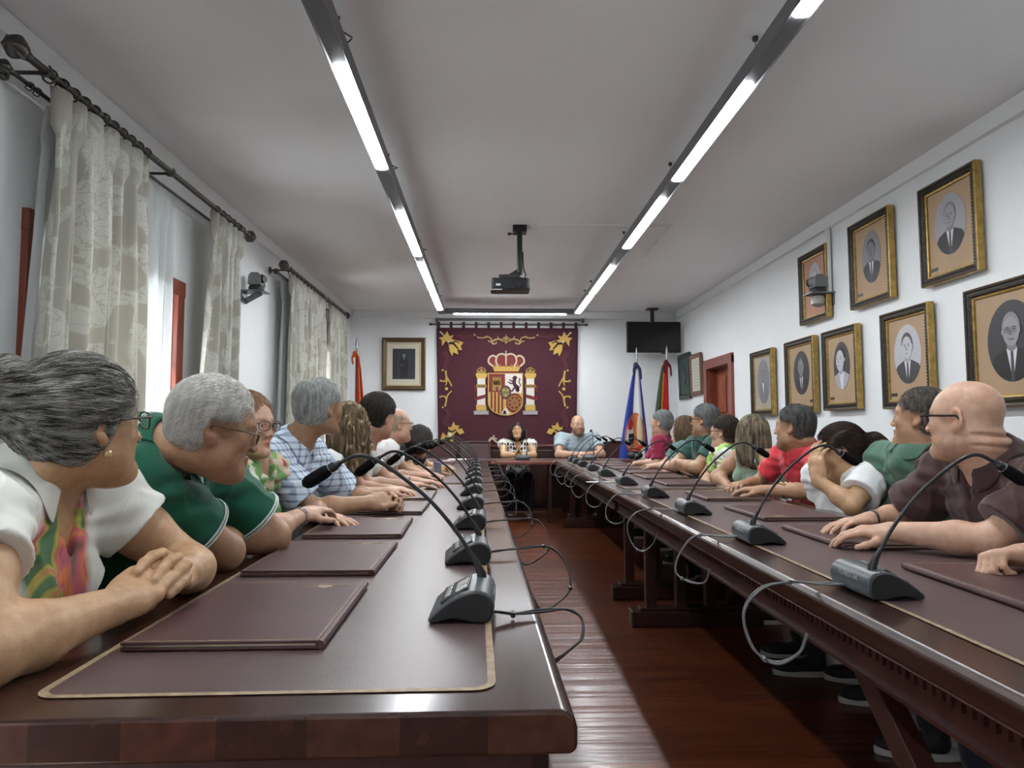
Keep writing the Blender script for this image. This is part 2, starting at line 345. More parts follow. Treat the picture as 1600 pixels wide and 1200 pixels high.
# head table across the end
ht = empty('head_table', (0, 9.28, 0), 0, 'dark wooden head table across the end under the tapestry', 'table')
MB().box((.55, 0, .725), (3.1, .72, .05)).build('tabletop', M_woodx, ht, bevel=.012, seg=3)
MB().prism(rrect(-.9, -.3, 2.0, .3, .03), .7495, .7512, 'xy').build('leather_inlay', M_leather, ht)
for x_ in (-.95, -.1, 1.2, 2.05):
    MB().box((x_, 0, .35), (.06, .5, .7)).build('leg', M_wood_dk, ht, bevel=.006)
for x0_, x1_ in ((-.93, .02), (.80, 2.03)): MB().box(((x0_+x1_)/2, .22, .40), (x1_-x0_, .02, .62)).build('modesty_panel', M_wood_dk, ht, bevel=.004)
lec = empty('side_table', (.41, 8.78, 0), 0, 'small reddish wooden table in front of the woman speaking at the end of the aisle', 'table')
q = MB().box((0, 0, .727), (.78, .23, .035)); q.build('tabletop', mat('pink_wood', (.20, .065, .05), .3, coat=.4, noise=.2, nscale=5, stretch=(.6,6,6)), lec, bevel=.006)
for sx in (-.33, .33):
    for sy in (-.07, .07): MB().box((sx, sy, .355), (.035, .035, .71)).build('leg', M_wood_dk, lec, bevel=.003)
q = MB().box((.0, 0, .12), (.62, .02, .03)); q.build('stretcher', M_wood_dk, lec, bevel=.003)

sb = empty('sideboard', (.45, 10.42, 0), 0, 'long low dark wooden sideboard against the far wall below the tapestry', 'sideboard')
MB().box((0, 0, .90), (3.04, .27, .035)).build('top', M_woodx, sb, bevel=.006)
MB().box((0, .0, .47), (2.98, .24, .83)).build('carcass', M_wood_dk, sb, bevel=.004); MB().box((0, .01, .03), (2.9, .2, .06)).build('plinth', M_wood_dk, sb)
for k_ in range(6):
    dd_ = MB().box((-1.24+.496*k_, -.128, .47), (.46, .018, .74)).build('door', M_wood_dk, sb, bevel=.006); MB().ell((-1.24+.496*k_+(.18 if k_ % 2 == 0 else -.18), -.146, .52), (.012, .012, .012), 10).build('knob', M_brz, dd_, smooth=True)

# ------------------------------------------------------------------ folders
def make_folder():
    root = empty('leather_folder')
    W, L = .330, .475
    q = MB().box((0, 0, .003), (W, L, .005)); q.build('back_cover', M_folder, root, bevel=.0015)
    q = MB().box((0, 0, .0125), (W, L, .005)); q.build('front_cover', M_folder, root, bevel=.0015)
    MB().box((0, 0, .0078), (W-.014, L-.01, .0045)).build('paper_sheets', mat('page_edges', (.42, .35, .25), .7), root)
    MB().tube([(W/2, -L/2, .0078), (W/2, L/2, .0078)], .0077, 8).build('spine', M_folder, root, smooth=True)
    g = MB(); z = .0152; a, b = W/2-.006, L/2-.006; t = .0022
    for c, d in (((0, -b), (2*a, t)), ((0, b), (2*a, t)), ((-a, 0), (t, 2*b)), ((a, 0), (t, 2*b))): g.box((c[0], c[1], z), (d[0], d[1], .0006))
    g.build('gilt_edge', M_gilt, root)
    e = MB()  # small stamped crest with crown, and a line of stamping beside it
    cx, cy = .082, .185
    e.prism([(cx+x, cy+y) for x, y in ((-.017, .012), (-.017, -.005), (0, -.019), (.017, -.005), (.017, .012))], .0150, .0154, 'xy')
    for s in (-1, 0, 1): e.prism([(cx+s*.011+x, cy+.016+y) for x, y in ((-.005, 0), (.005, 0), (0, .012))], .0150, .0154, 'xy')
    for sg in (-1, 1):
        for k in range(4): e.tube([(cx+sg*(.022+.009*k+.005*math.cos(t)), cy+.006*math.sin(t)*(1.6-.2*k), .0152) for t in np.linspace(0, 5, 8)], .0009, 4)
    e.build('stamped_crest', M_gilt, root)
    return root
F0 = make_folder()
fl = [(1.47,0), (2.08,.0), (2.71,-.002), (3.40,.02), (4.02,.02), (4.62,.01), (5.5,.01), (6.15,.0), (6.8,.02), (7.45,0), (8.05,.01)]
posF = []
for i, (y, dx) in enumerate(fl):
    posF.append((LTx(-.5615+dx, y), y, LROT+random.uniform(-.02, .02), 'maroon leather folder on the left table, %s from the near end' % ordinal(i), 'folders on the left table'))
fr = [1.655, 2.43, 3.13, 3.95, 4.95, 5.6, 6.25, 6.9, 7.5, 8.1]
for i, y in enumerate(fr):
    posF.append((1.268+max(0, min(y, 5)-2.6)*.035, y, PI+random.uniform(-.03, .03), 'maroon leather folder on the right table, %s from the near end' % ordinal(i), 'folders on the right table'))
for i, (x, y, rz, lab, grp) in enumerate(posF):
    o = F0 if i == 0 else copy_tree(F0)
    o.location = (x, y, .7520); o.rotation_euler = (0, 0, rz); tag(o, lab, 'folder', grp)

# ------------------------------------------------------------------ conference microphones
def text_mesh(txt, size, m, name, parent, M, ext=.0003):
    c = bpy.data.curves.new(name, 'FONT'); c.body = txt; c.size = size; c.extrude = ext; c.align_x = 'CENTER'; c.align_y = 'CENTER'; c.resolution_u = 3
    o = bpy.data.objects.new(name, c); COL.objects.link(o)
    bpy.context.view_layer.update()
    me = bpy.data.meshes.new_from_object(o.evaluated_get(bpy.context.evaluated_depsgraph_get()))
    bpy.data.objects.remove(o); me.materials.clear(); me.materials.append(m); me.transform(M)
    o = bpy.data.objects.new(name, me); COL.objects.link(o); o.parent = parent; return o
def make_mic():
    root = empty('conference_microphone'); Wd = .172
    def prof(sc=1): return [(-.024, .004), (-.031, .018), (-.032, .034), (-.027, .048), (-.016, .058), (-.002, .062), (.014, .061), (.034, .054), (.056, .042), (.078, .026), (.094, .012), (.097, .004), (.090, .001), (.074, .004), (.05, .010), (.024, .006), (.008, .001), (-.016, .001)]
    b = MB(); b.prism(prof(), -Wd/2, Wd/2); b.build('base', [M_mic], root, bevel=.004, seg=3, smooth=True)
    for s in (-1, 1):
        c = MB(); c.prism([(x*.93+.002, z*.93+.001) for x, z in prof()], s*(Wd/2-.001), s*(Wd/2+.0035)); c.build('end_cap', M_micdk, root, bevel=.003, smooth=True)
    # panel lies along the sloping top
    a, c_ = Vector((.014, 0, .0625)), Vector((.078, 0, .0285)); d = (c_-a).normalized(); nrm = Vector((-d.z, 0, d.x))
    if nrm.z < 0: nrm = -nrm
    R = Matrix((d, Vector((0, 1, 0)), nrm)).transposed()
    p = MB().box((a+c_)/2+nrm*.001, (.062, .128, .006), R); p.build('control_panel', M_micdk, root, bevel=.002)
    p = MB().box(a.lerp(c_, .30)+Vector((0, -.012, 0))+nrm*.004, (.026, .05, .003), R); p.build('display', mat('lcd', (.42, .46, .46), .15), root, bevel=.001)
    for i in range(5):
        MB().box(a.lerp(c_, .72)+Vector((0, -.048+.022*i, 0))+nrm*.004, (.012, .015, .004), R).build('button', mat('button_grey', (.30, .32, .32), .3), root, bevel=.0015)
    MB().box(a.lerp(c_, .30)+Vector((0, .036, 0))+nrm*.004, (.024, .026, .004), R).build('speak_button', mat('speak_grey', (.5, .52, .52), .25), root, bevel=.002)
    ny = -.052
    nk = MB(); nk.tube([(0, 0, -.006), (0, 0, .012), (.010, 0, .034), (.022, 0, .052)], [.0105, .0095, .0065, .0045], 12)
    path = sm_path([(.016, 0, .042), (.050, 0, .098), (.105, 0, .165), (.165, 0, .217), (.215, 0, .250), (.25, 0, .258), (.283, 0, .243)], 6)
    nk.tube(path, .0042, 10)
    nko = nk.build('gooseneck', M_black, root, smooth=True, loc=(-.002, ny, .055))
    h0 = Vector((.283, 0, .243)); h1 = Vector((.352, 0, .196)); dd = (h1-h0)
    hs = MB().tube([h0, h0+dd*.12, h0+dd*.14, h0+dd*.28, h0+dd*.30], [.006, .008, .010, .0105, .009], 14)
    hs.build('microphone_collar', M_micdk, nko, smooth=True)
    MB().tube([h0+dd*.29, h0+dd*.31], [.0118, .0118], 14).build('light_ring', M_steel, nko, smooth=True)
    prof_ = [0, .06, .2, .5, .8, .93, 1.0]; rr = [.010, .0125, .0138, .0142, .0138, .010, .003]
    MB().tube([h0+dd*(.31+.69*t*1.08) for t in prof_], rr, 16).build('windscreen', M_foam, nko, smooth=True, auto=False)
    text_mesh('FONESTAR', .017, mat('print_grey', (.35, .37, .38), .4), 'lettering', root, Matrix.Translation((-.0312, 0, .040)) @ Matrix.Rotation(PI/2-.25, 4, Vector((0,1,0))).inverted() @ Matrix.Rotation(-PI/2, 4, 'Z'))
    return root
MIC0 = make_mic()
def cable_of(mic, pts, m, r=.0026, rings=(), sx=1, sz=1):
    "two cords side by side from the base, over the table's edge, looping back under it; points in the microphone's own frame"
    q = MB(); P = sm_path([(a*sx if a < -.05 else a, b, c*sz) for a, b, c in pts], 8); q.tube(P, r, 8); q.tube([p+Vector((0, .007, .003*math.sin(i*.3))) for i, p in enumerate(P)], r, 8)
    for k in rings: q.tube([P[k]+Vector((0, -.006, 0)), P[k]+Vector((0, .013, 0))], .0055, 8)
    q.build('cable', m, mic, smooth=True)
ml = [(.72, 1.435), (.728, 1.98)]
mics = []
ymL = [1.474, 2.068, 2.755, 3.44, 4.15, 4.82, 5.48, 6.12, 6.78, 7.42, 8.05]
for i, y in enumerate(ymL): mics.append((LTx(-.1275, y), y, PI+LROT+random.uniform(-.05, .05), 'grey gooseneck conference microphone on the left table, %s from the near end' % ordinal(i), 'microphones on the left table', 'L'))
ymR = [1.629, 2.376, 3.186, 3.975, 4.88, 5.80, 6.60, 7.35, 7.95, 8.45]
for i, y in enumerate(ymR): mics.append((.853+.017*(y-1.63), y, random.uniform(-.04, .04), 'grey gooseneck conference microphone on the right table, %s from the near end' % ordinal(i), 'microphones on the right table', 'R'))
mics.append((.42, 9.03, PI/2, 'grey conference microphone in front of the woman at the head table', 'microphones on the head table', 'H'))
mics.append((1.27, 9.03, PI/2, 'grey conference microphone in front of the bearded man at the head table', 'microphones on the head table', 'H'))
MICO = []
for i, (x, y, rz, lab, grp, side) in enumerate(mics):
    o = MIC0 if i == 0 else copy_tree(MIC0)
    MICO.append((o, side, i))
    o.location = (x, y, .7518); o.rotation_euler = (0, 0, rz); tag(o, lab, 'microphone', grp)
for o, side, i in MICO:
    nk = [q for q in COL.objects if q.parent == o and q.name.startswith('gooseneck')][0]
    nk.rotation_euler = (0, random.uniform(-.03, .06), random.uniform(-.10, .10))
    if i == 0: nk.rotation_euler = (0, -.01, .02); nk.scale = (1.07, 1, 1.0)
    if side == 'H': nk.rotation_euler = (0, -.35, 0)
    j = random.uniform(-.03, .03)
    if i == 0: cable_of(o, [(-.028, .055, .016), (-.09, .045, .008), (-.17, .02, .010), (-.235, 0, .005), (-.275, .01, -.01), (-.27, .05, -.035), (-.235, .085, -.05), (-.19, .09, -.07)], M_cable, rings=(8,), sx=.75)
    elif side == 'L':
        a = .10+j; cable_of(o, [(-.028, -.03, .014), (-.09, -.04, .018), (-.17, -.07, .022), (-.24-j, -.08, .018), (-.295-j, -.05, -.025), (-.30-j, 0, -.085), (-.26, .04, -.125), (-.21, .05, -.13), (-.185, .05, -.10)], M_cable, rings=(22, 40), sx=.82)
    elif side == 'R':
        cable_of(o, [(-.03, .02, .014), (-.09, .03, .012), (-.165, .045, .016), (-.22-j, .07, -.01), (-.262-j, .08, -.075), (-.255, .06, -.15-j), (-.21, .03, -.178-j), (-.165, .0, -.15), (-.15, -.015, -.10)], M_cableg, rings=(16, 44), sx=.9, sz=.9)
# ------------------------------------------------------------------ implicit-surface modelling for figures, hair and cloth
f32 = np.float32
def V3(*a): return np.array(a, dtype=float)
def nrm(v): v = np.asarray(v, float); return v/max(1e-9, np.linalg.norm(v))
class Frame:
    "local frame: rows x (right), y (forward), z (up)"
    def __init__(s, o, R, sc=1.0): s.o = np.asarray(o, float); s.R = np.asarray(R, float); s.sc = sc
    def w(s, p): return s.o + (np.asarray(p, float)*s.sc) @ s.R
    def d(s, v): return np.asarray(v, float) @ s.R
def rot_frame(o, theta, pitch=0, roll=0, sc=1.0):
    "theta: heading measured clockwise from +Y (deg); pitch up positive; roll to the right positive"
    t, p, r = map(math.radians, (theta, pitch, roll))
    f = V3(math.sin(t)*math.cos(p), math.cos(t)*math.cos(p), math.sin(p)); x = V3(math.cos(t), -math.sin(t), 0); z = np.cross(x, f)
    x2 = x*math.cos(r)-z*math.sin(r); z2 = x*math.sin(r)+z*math.cos(r)
    return Frame(o, np.array([x2, f, z2]), sc)
IDF = Frame((0,0,0), np.eye(3))
class SDF:
    def __init__(s, fr=IDF): s.p = []; s.fr = fr
    def ell(s, c, r, k=.02, op='u', R=None, fr=None):
        fr = fr or s.fr; c = fr.w(c); r = np.asarray(r, float)*fr.sc; Rm = fr.R if R is None else np.asarray(R, float) @ fr.R; m = r.min()
        def f(P, c=c, r=r, Rm=Rm, m=m):
            q = (P-c) @ Rm.T; a = q/r; k0 = np.sqrt((a*a).sum(-1)); b = q/(r*r); k1 = np.sqrt((b*b).sum(-1))+1e-9
            return np.where(k0 < .2, (k0-1)*m, k0*(k0-1)/k1)
        h = np.sqrt(((Rm*r[:, None])**2).sum(0)); s.p.append((f, c-h, c+h, k, op)); return s
    def cone(s, a, b, r1, r2, k=.02, op='u', flat=None, fr=None, cap=None):
        "rounded cone; flat = (axis vector, factor): squash across that local axis; cap=(ta,tb): cut flat beyond those parameters"
        fr = fr or s.fr; a = fr.w(a); b = fr.w(b); r1 *= fr.sc; r2 *= fr.sc; L = b-a; LL = float(L@L)
        fx = None
        if flat is not None: fx = (nrm(fr.d(flat[0])), 1/flat[1]-1)
        def f(P, a=a, L=L, LL=LL, r1=r1, r2=r2):
            q = P-a
            if fx is not None:
                t_ = np.clip((q@L)/LL, 0, 1); q0 = q-t_[..., None]*L; q = q+(q0@fx[0])[..., None]*fx[0]*fx[1]
            t = np.clip((q@L)/LL, 0, 1); v = q-t[..., None]*L
            d = np.sqrt((v*v).sum(-1))-(r1+(r2-r1)*t)
            if cap is not None:
                ln = math.sqrt(LL); tt = ((P-a)@L)/LL
                if cap[0] is not None: d = np.maximum(d, (cap[0]-tt)*ln)
                if cap[1] is not None: d = np.maximum(d, (tt-cap[1])*ln)
            return d
        m = max(r1, r2); s.p.append((f, np.minimum(a, b)-m, np.maximum(a, b)+m, k, op)); return s
    def chain(s, pts, rs, k=.012, **kw):
        for i in range(len(pts)-1): s.cone(pts[i], pts[i+1], rs[i], rs[i+1], k, **kw)
        return s
    def plane(s, o, n, k=.005, fr=None):
        "remove everything on the side n points to"
        fr = fr or s.fr; o = fr.w(o); n = nrm(fr.d(n))
        s.p.append((lambda P: (P-o)@n, None, None, k, 'c')); return s
    def comb(s, D, d, k, op):
        if op == 'u': h = np.maximum(k-np.abs(D-d), 0)/k; return np.minimum(D, d)-h*h*k*.25
        if op == 'c': h = np.maximum(k-np.abs(D-d), 0)/k; return np.maximum(D, d)+h*h*k*.25
        d = -d; h = np.maximum(k-np.abs(D-d), 0)/k; return np.maximum(D, d)+h*h*k*.25
    def val(s, P):
        D = np.full(P.shape[:-1], 1.0)
        for f, lo, hi, k, op in s.p: D = s.comb(D, f(P), k, op)
        return D
    def grad(s, P, e=.002):
        g = np.stack([s.val(P+np.eye(3)[i]*e)-s.val(P-np.eye(3)[i]*e) for i in range(3)], -1)
        return g/(np.linalg.norm(g, axis=-1, keepdims=True)+1e-9)
    def mesh(s, res):
        us = [p for p in s.p if p[4] == 'u']
        lo = np.min([p[1] for p in us], 0)-3*res-.004; hi = np.max([p[2] for p in us], 0)+3*res+.004
        n = np.ceil((hi-lo)/res).astype(int)+1; D = np.full(n, .5, f32)
        ax = [lo[i]+res*np.arange(n[i]) for i in range(3)]
        for f, a, b, k, op in s.p:
            if a is None: i0 = np.zeros(3, int); i1 = n
            else:
                m = k+3*res; i0 = np.clip(np.floor((a-m-lo)/res).astype(int), 0, n); i1 = np.clip(np.ceil((b+m-lo)/res).astype(int)+1, 0, n)
            if (i1 <= i0).any(): continue
            sl = tuple(slice(i0[i], i1[i]) for i in range(3))
            P = np.stack(np.meshgrid(*[ax[i][sl[i]] for i in range(3)], indexing='ij'), -1)
            sub = D[sl]
            D[sl] = s.comb(sub, f(P), k, op).astype(f32)
        ins = D < 0
        c = np.zeros(n-1, np.int8)
        for dx in (0,1):
            for dy in (0,1):
                for dz in (0,1): c += ins[dx:n[0]-1+dx, dy:n[1]-1+dy, dz:n[2]-1+dz]
        act = (c > 0) & (c < 8); idx = np.argwhere(act)
        id3 = np.full(n-1, -1, np.int64); id3[act] = np.arange(len(idx))
        cor = np.array([(x, y, z) for x in (0,1) for y in (0,1) for z in (0,1)])
        vals = np.stack([D[idx[:,0]+a, idx[:,1]+b, idx[:,2]+c_] for a, b, c_ in cor], 1)
        acc = np.zeros((len(idx), 3)); cnt = np.zeros(len(idx))
        for i in range(8):
            for j in range(i+1, 8):
                if np.abs(cor[i]-cor[j]).sum() != 1: continue
                a, b = vals[:, i], vals[:, j]; m = (a < 0) != (b < 0)
                t = np.where(m, a/np.where(m, a-b, 1), 0)
                acc += np.where(m[:, None], cor[i]+(cor[j]-cor[i])*t[:, None], 0); cnt += m
        verts = lo+res*(idx+acc/cnt[:, None])
        faces = []
        for axn in range(3):
            o = [1, 1, 1]; o[axn] = 0
            b1, b2 = [i for i in range(3) if i != axn]
            A = ins; sh = [slice(1, n[i]-1) for i in range(3)]
            s0 = list(sh); s0[axn] = slice(0, n[axn]-1); s1 = list(sh); s1[axn] = slice(1, n[axn])
            e = A[tuple(s0)] != A[tuple(s1)]; fl = A[tuple(s0)][e]; q = np.argwhere(e); q[:, b1] += 1; q[:, b2] += 1
            def cid(d1, d2):
                r = q.copy(); r[:, b1] -= d1; r[:, b2] -= d2; return id3[r[:,0], r[:,1], r[:,2]]
            F = np.stack([cid(1,1), cid(0,1), cid(0,0), cid(1,0)], 1)
            flip_ = fl if axn != 1 else ~fl
            F[~flip_] = F[~flip_][:, ::-1]; faces.append(F)
        F = np.concatenate(faces); F = F[(F >= 0).all(1)]
        return verts, F
def vnormals(v, F):
    fn = np.cross(v[F[:,2]]-v[F[:,0]], v[F[:,3]]-v[F[:,1]]); N = np.zeros_like(v)
    for i in range(4): np.add.at(N, F[:, i], fn)
    return N/(np.linalg.norm(N, axis=1, keepdims=True)+1e-12)
def np_mesh(name, v, F, m, parent=None, M=None, col=None, smooth=True):
    me = bpy.data.meshes.new(name); k = F.shape[1]
    me.vertices.add(len(v)); me.vertices.foreach_set('co', np.asarray(v, f32).ravel())
    me.loops.add(F.size); me.loops.foreach_set('vertex_index', F.astype(np.int32).ravel())
    me.polygons.add(len(F)); me.polygons.foreach_set('loop_start', np.arange(len(F), dtype=np.int32)*k); me.polygons.foreach_set('loop_total', np.full(len(F), k, np.int32))
    me.polygons.foreach_set('use_smooth', np.full(len(F), smooth)); me.update(calc_edges=True)
    if col is not None:
        a = me.color_attributes.new('Col', 'FLOAT_COLOR', 'POINT'); a.data.foreach_set('color', np.concatenate([col, np.ones((len(col), 1))], 1).astype(f32).ravel())
    me.materials.append(m); o = bpy.data.objects.new(name, me); COL.objects.link(o)
    if parent is not None: o.parent = parent
    if M is not None: o.matrix_local = M
    return o
def sdf_obj(sdf, name, m, parent, res, disp=None, colf=None, smooth_it=0):
    v, F = sdf.mesh(res)
    for _ in range(smooth_it):
        acc = np.zeros_like(v); cnt = np.zeros(len(v))
        for a, b in ((0,1),(1,2),(2,3),(3,0)):
            np.add.at(acc, F[:, a], v[F[:, b]]); np.add.at(cnt, F[:, a], 1); np.add.at(acc, F[:, b], v[F[:, a]]); np.add.at(cnt, F[:, b], 1)
        v = v*.5+.5*acc/cnt[:, None]
    if disp is not None: N = vnormals(v, F); v = v+N*disp(v, N)[:, None]
    col = colf(v) if colf else None
    o = parent.location if parent is not None else Vector((0,0,0))
    return np_mesh(name, v-np.array(o), F, m, parent, col=col)
def wav(P, fr, ph, w=1.0):
    "cheap smooth noise: sums of warped sines"
    x = P*np.asarray(fr, float)
    a = np.sin(x[:,0]+1.7*np.sin(x[:,1]*.7+ph)+ph)+np.sin(x[:,1]*1.1+1.3*np.sin(x[:,2]*.8+ph*2)+2*ph)+np.sin(x[:,2]*.9+1.5*np.sin(x[:,0]*.6+ph*3)+3*ph)
    return a/3*w

# ------------------------------------------------------------------ skin, hair and cloth materials
def skin_mat(name, base):
    m = mat('skin_'+name, base, .44, sss=.06, spec=.45, bump=.18, bscale=260)
    nt, n, l, b = nodes(m)
    if 'vc' not in n:
        a = n.new('ShaderNodeVertexColor'); a.name = 'vc'; a.layer_name = 'Col'
        mx = n.new('ShaderNodeMix'); mx.data_type = 'RGBA'; mx.blend_type = 'MULTIPLY'; mx.inputs[0].default_value = 1; mx.inputs[6].default_value = (*base, 1)
        l.new(a.outputs[0], mx.inputs[7]); tc = n.new('ShaderNodeTexCoord'); nz = n.new('ShaderNodeTexNoise'); nz.inputs['Scale'].default_value = 38; nz.inputs['Detail'].default_value = 6; nz.inputs['Roughness'].default_value = .65; l.new(tc.outputs['Object'], nz.inputs['Vector'])
        rp = n.new('ShaderNodeValToRGB'); rp.color_ramp.elements[0].position = .30; rp.color_ramp.elements[1].position = .70; rp.color_ramp.elements[0].color = (.80,.68,.62,1); rp.color_ramp.elements[1].color = (1.10,1.10,1.10,1); l.new(nz.outputs[0], rp.inputs[0])
        m2 = n.new('ShaderNodeMix'); m2.data_type = 'RGBA'; m2.blend_type = 'MULTIPLY'; m2.inputs[0].default_value = .8; l.new(mx.outputs[2], m2.inputs[6]); l.new(rp.outputs[0], m2.inputs[7]); l.new(m2.outputs[2], b.inputs['Base Color'])
    return m
def hair_mat(name, c1, c2, scale=(90, 90, 9), rough=.5):
    if name in MATS: return MATS[name]
    m = mat(name, c1, rough, spec=.3); nt, n, l, b = nodes(m)
    tc = n.new('ShaderNodeTexCoord'); mp = n.new('ShaderNodeMapping'); mp.inputs['Scale'].default_value = scale
    nz = n.new('ShaderNodeTexNoise'); nz.inputs['Scale'].default_value = 1; nz.inputs['Detail'].default_value = 4
    l.new(tc.outputs['Object'], mp.inputs[0]); l.new(mp.outputs[0], nz.inputs['Vector'])
    geo = n.new('ShaderNodeNewGeometry'); ad = n.new('ShaderNodeMath'); ad.operation = 'MULTIPLY_ADD'; ad.inputs[1].default_value = .35; l.new(geo.outputs['Random Per Island'], ad.inputs[0]); 
    sb = n.new('ShaderNodeMath'); sb.operation = 'SUBTRACT'; sb.inputs[1].default_value = .17; l.new(nz.outputs[0], sb.inputs[0]); l.new(sb.outputs[0], ad.inputs[2])
    r = n.new('ShaderNodeValToRGB'); r.color_ramp.elements[0].position = .35; r.color_ramp.elements[1].position = .68
    r.color_ramp.elements[0].color = (*c1, 1); r.color_ramp.elements[1].color = (*c2, 1)
    l.new(ad.outputs[0], r.inputs[0]); l.new(r.outputs[0], b.inputs['Base Color'])
    bp = n.new('ShaderNodeBump'); bp.inputs['Strength'].default_value = .6; bp.inputs['Distance'].default_value = .004; l.new(nz.outputs[0], bp.inputs['Height']); l.new(bp.outputs[0], b.inputs['Normal'])
    return m
def cloth(name, col, **kw):
    a = dict(rough=.85, spec=.2, bump=.25, bscale=400, sheen=.2, noise=.06, nscale=12); a.update(kw); return mat(name, col, **a)

# ------------------------------------------------------------------ anatomy
def add_head(S, H, p):
    "H head frame; z up, y forward. p: options"
    fat = p.get('fat', 0); fem = p.get('fem', 0); E = lambda c, r, k=.02, op='u', R=None: S.ell(c, r, k, op, R, fr=H)
    C = lambda a, b, r1, r2, k=.012, op='u': S.cone(a, b, r1, r2, k, op, fr=H)
    E((0, -.014, .034), (.0745, .094, .083)); E((0, .028, .0), (.062, .062, .080), .03)
    E((0, .030, -.058), (.050+.010*fat, .052, .046), .03)
    C((-.036, .018, -.075), (-.014, .072, -.094), .020+.007*fat, .017, .03); C((.036, .018, -.075), (.014, .072, -.094), .020+.007*fat, .017, .03)
    E((0, .082, -.096), (.018-.003*fem, .014, .014), .016)
    if fat: E((0, .045, -.105), (.040, .04, .022), .03); E((.045, .03, -.06), (.026, .035, .035), .03); E((-.045, .03, -.06), (.026, .035, .035), .03)
    for s in (-1, 1):
        E((s*.043, .056, -.020), (.020, .020, .020), .025)
        C((s*.012, .083, .024), (s*.042, .070, .026), .008, .007, .014)
        S.ell((s*.031, .100, .006), (.017, .017, .012), .010, 's', fr=H)
        E((s*.031, .073, .006), (.0155, .0155, .0135), .004)
        S.ell((s*.031, .0895, .0045), (.0105, .008, .0042), .003, 's', fr=H)
        # ear: shell, hollow and lobe
        e = s*.0765; Re = np.array([[1, .35*s, 0], [-.35*s, 1, -.25], [0, .25, 1]]); Re = np.array([nrm(q) for q in Re])
        E((e, -.012, .004), (.0085, .019, .031), .006, R=Re); E((e*.985, -.004, -.024), (.0075, .010, .012), .008)
        S.ell((e+s*.006, -.010, .006), (.0055, .0105, .019), .005, 's', R=Re, fr=H); S.ell((e+s*.005, .001, -.005), (.006, .006, .007), .004, 's', fr=H)
    C((0, .085, .020), (0, .100-.003*fem, -.024), .0068, .0092-.001*fem, .012); E((0, .104-.003*fem, -.027), (.0092-.001*fem, .0092, .0082), .008)
    for s in (-1, 1): E((s*.012, .098, -.031), (.0075, .009, .0075), .006); S.ell((s*.006, .104, -.0385), (.0036, .005, .004), .003, 's', fr=H)
    op_ = p.get('mouth', 0)
    C((-.019, .080, -.0585), (0, .0925, -.0565), .0042, .0062, .006); C((.019, .080, -.0585), (0, .0925, -.0565), .0042, .0062, .006)
    C((-.016, .080, -.0665-op_), (.0, .0905, -.0675-op_), .0045, .0068, .006); C((.016, .080, -.0665-op_), (.0, .0905, -.0675-op_), .0045, .0068, .006)
    if op_: S.ell((0, .092, -.062-op_/2), (.013, .016, .003+op_*.6), .003, 's', fr=H)
    else: S.cone((-.020, .086, -.0620), (.020, .086, -.0620), .0012, .0012, .003, 's', fr=H); S.cone((-.014, .097, -.0618), (.014, .097, -.0618), .0016, .0016, .003, 's', fr=H)
def head_colour(H, p, base):
    br = p.get('brow', .45); fem = p.get('fem', 0)
    def f(v):
        q = ((v-H.o) @ H.R.T)/H.sc; c = np.ones((len(v), 3)); inh = np.linalg.norm(q, axis=1) < .2
        def blend(m, colr): m = np.clip(m, 0, 1)[:, None]*inh[:, None]; c[:] = c*(1-m)+c*np.array(colr)*m
        g = lambda c0, r: np.exp(-(((q-np.array(c0))/np.array(r))**2).sum(1))
        front = q[:, 1] > .05
        blend((g((0, .09, -.058), (.022, .02, .008))+g((0, .088, -.068-p.get('mouth', 0)), (.02, .02, .008)))*.9*front, (.85, .50, .48) if fem else (.88, .66, .62))
        for s in (-1, 1):
            blend(g((s*.048, .07, -.022), (.025, .03, .022))*.35, (1.0, .78, .74)); blend(g((s*.08, -.01, 0), (.012, .025, .035))*.5, (1.0, .78, .72))
            blend((g((s*.030, .085, .0285), (.017, .02, .0042)))*front*1.3, (br, br*.85, br*.75))
            blend(g((s*.031, .09, .010), (.015, .02, .0035))*.6*front, (.55, .45, .42))
        blend(g((0, .108, -.028), (.015, .015, .014))*.4, (1, .75, .7))
        bd = p.get('beard')
        if bd is not None:
            m = (q[:, 2] < -.03)*(q[:, 1] > -.02)*(1-g((0, .095, -.061), (.024, .03, .013))); m = m*np.clip((-.03-q[:, 2])/.02, 0, 1)*(q[:, 2] > -.13)
            blend(m*p.get('beard_amt', .6), bd)
        sc_ = p.get('scalp')
        if sc_ is not None:
            m = np.clip((q[:, 2]-.075+.9*np.maximum(0, -q[:, 1]+.05))/.02, 0, 1)*(q[:, 1] < .085)*(q[:, 2] > -.085); m = np.where((np.abs(q[:, 0]) > .070) & (q[:, 1] > -.035) & (q[:, 2] < .04), 0, m)
            blend(m*.6, sc_)
        # colour drift of real skin
        c[:] *= (1+.05*wav(v*1.0, (40, 45, 50), 1.3))[:, None]
        return c
    return f
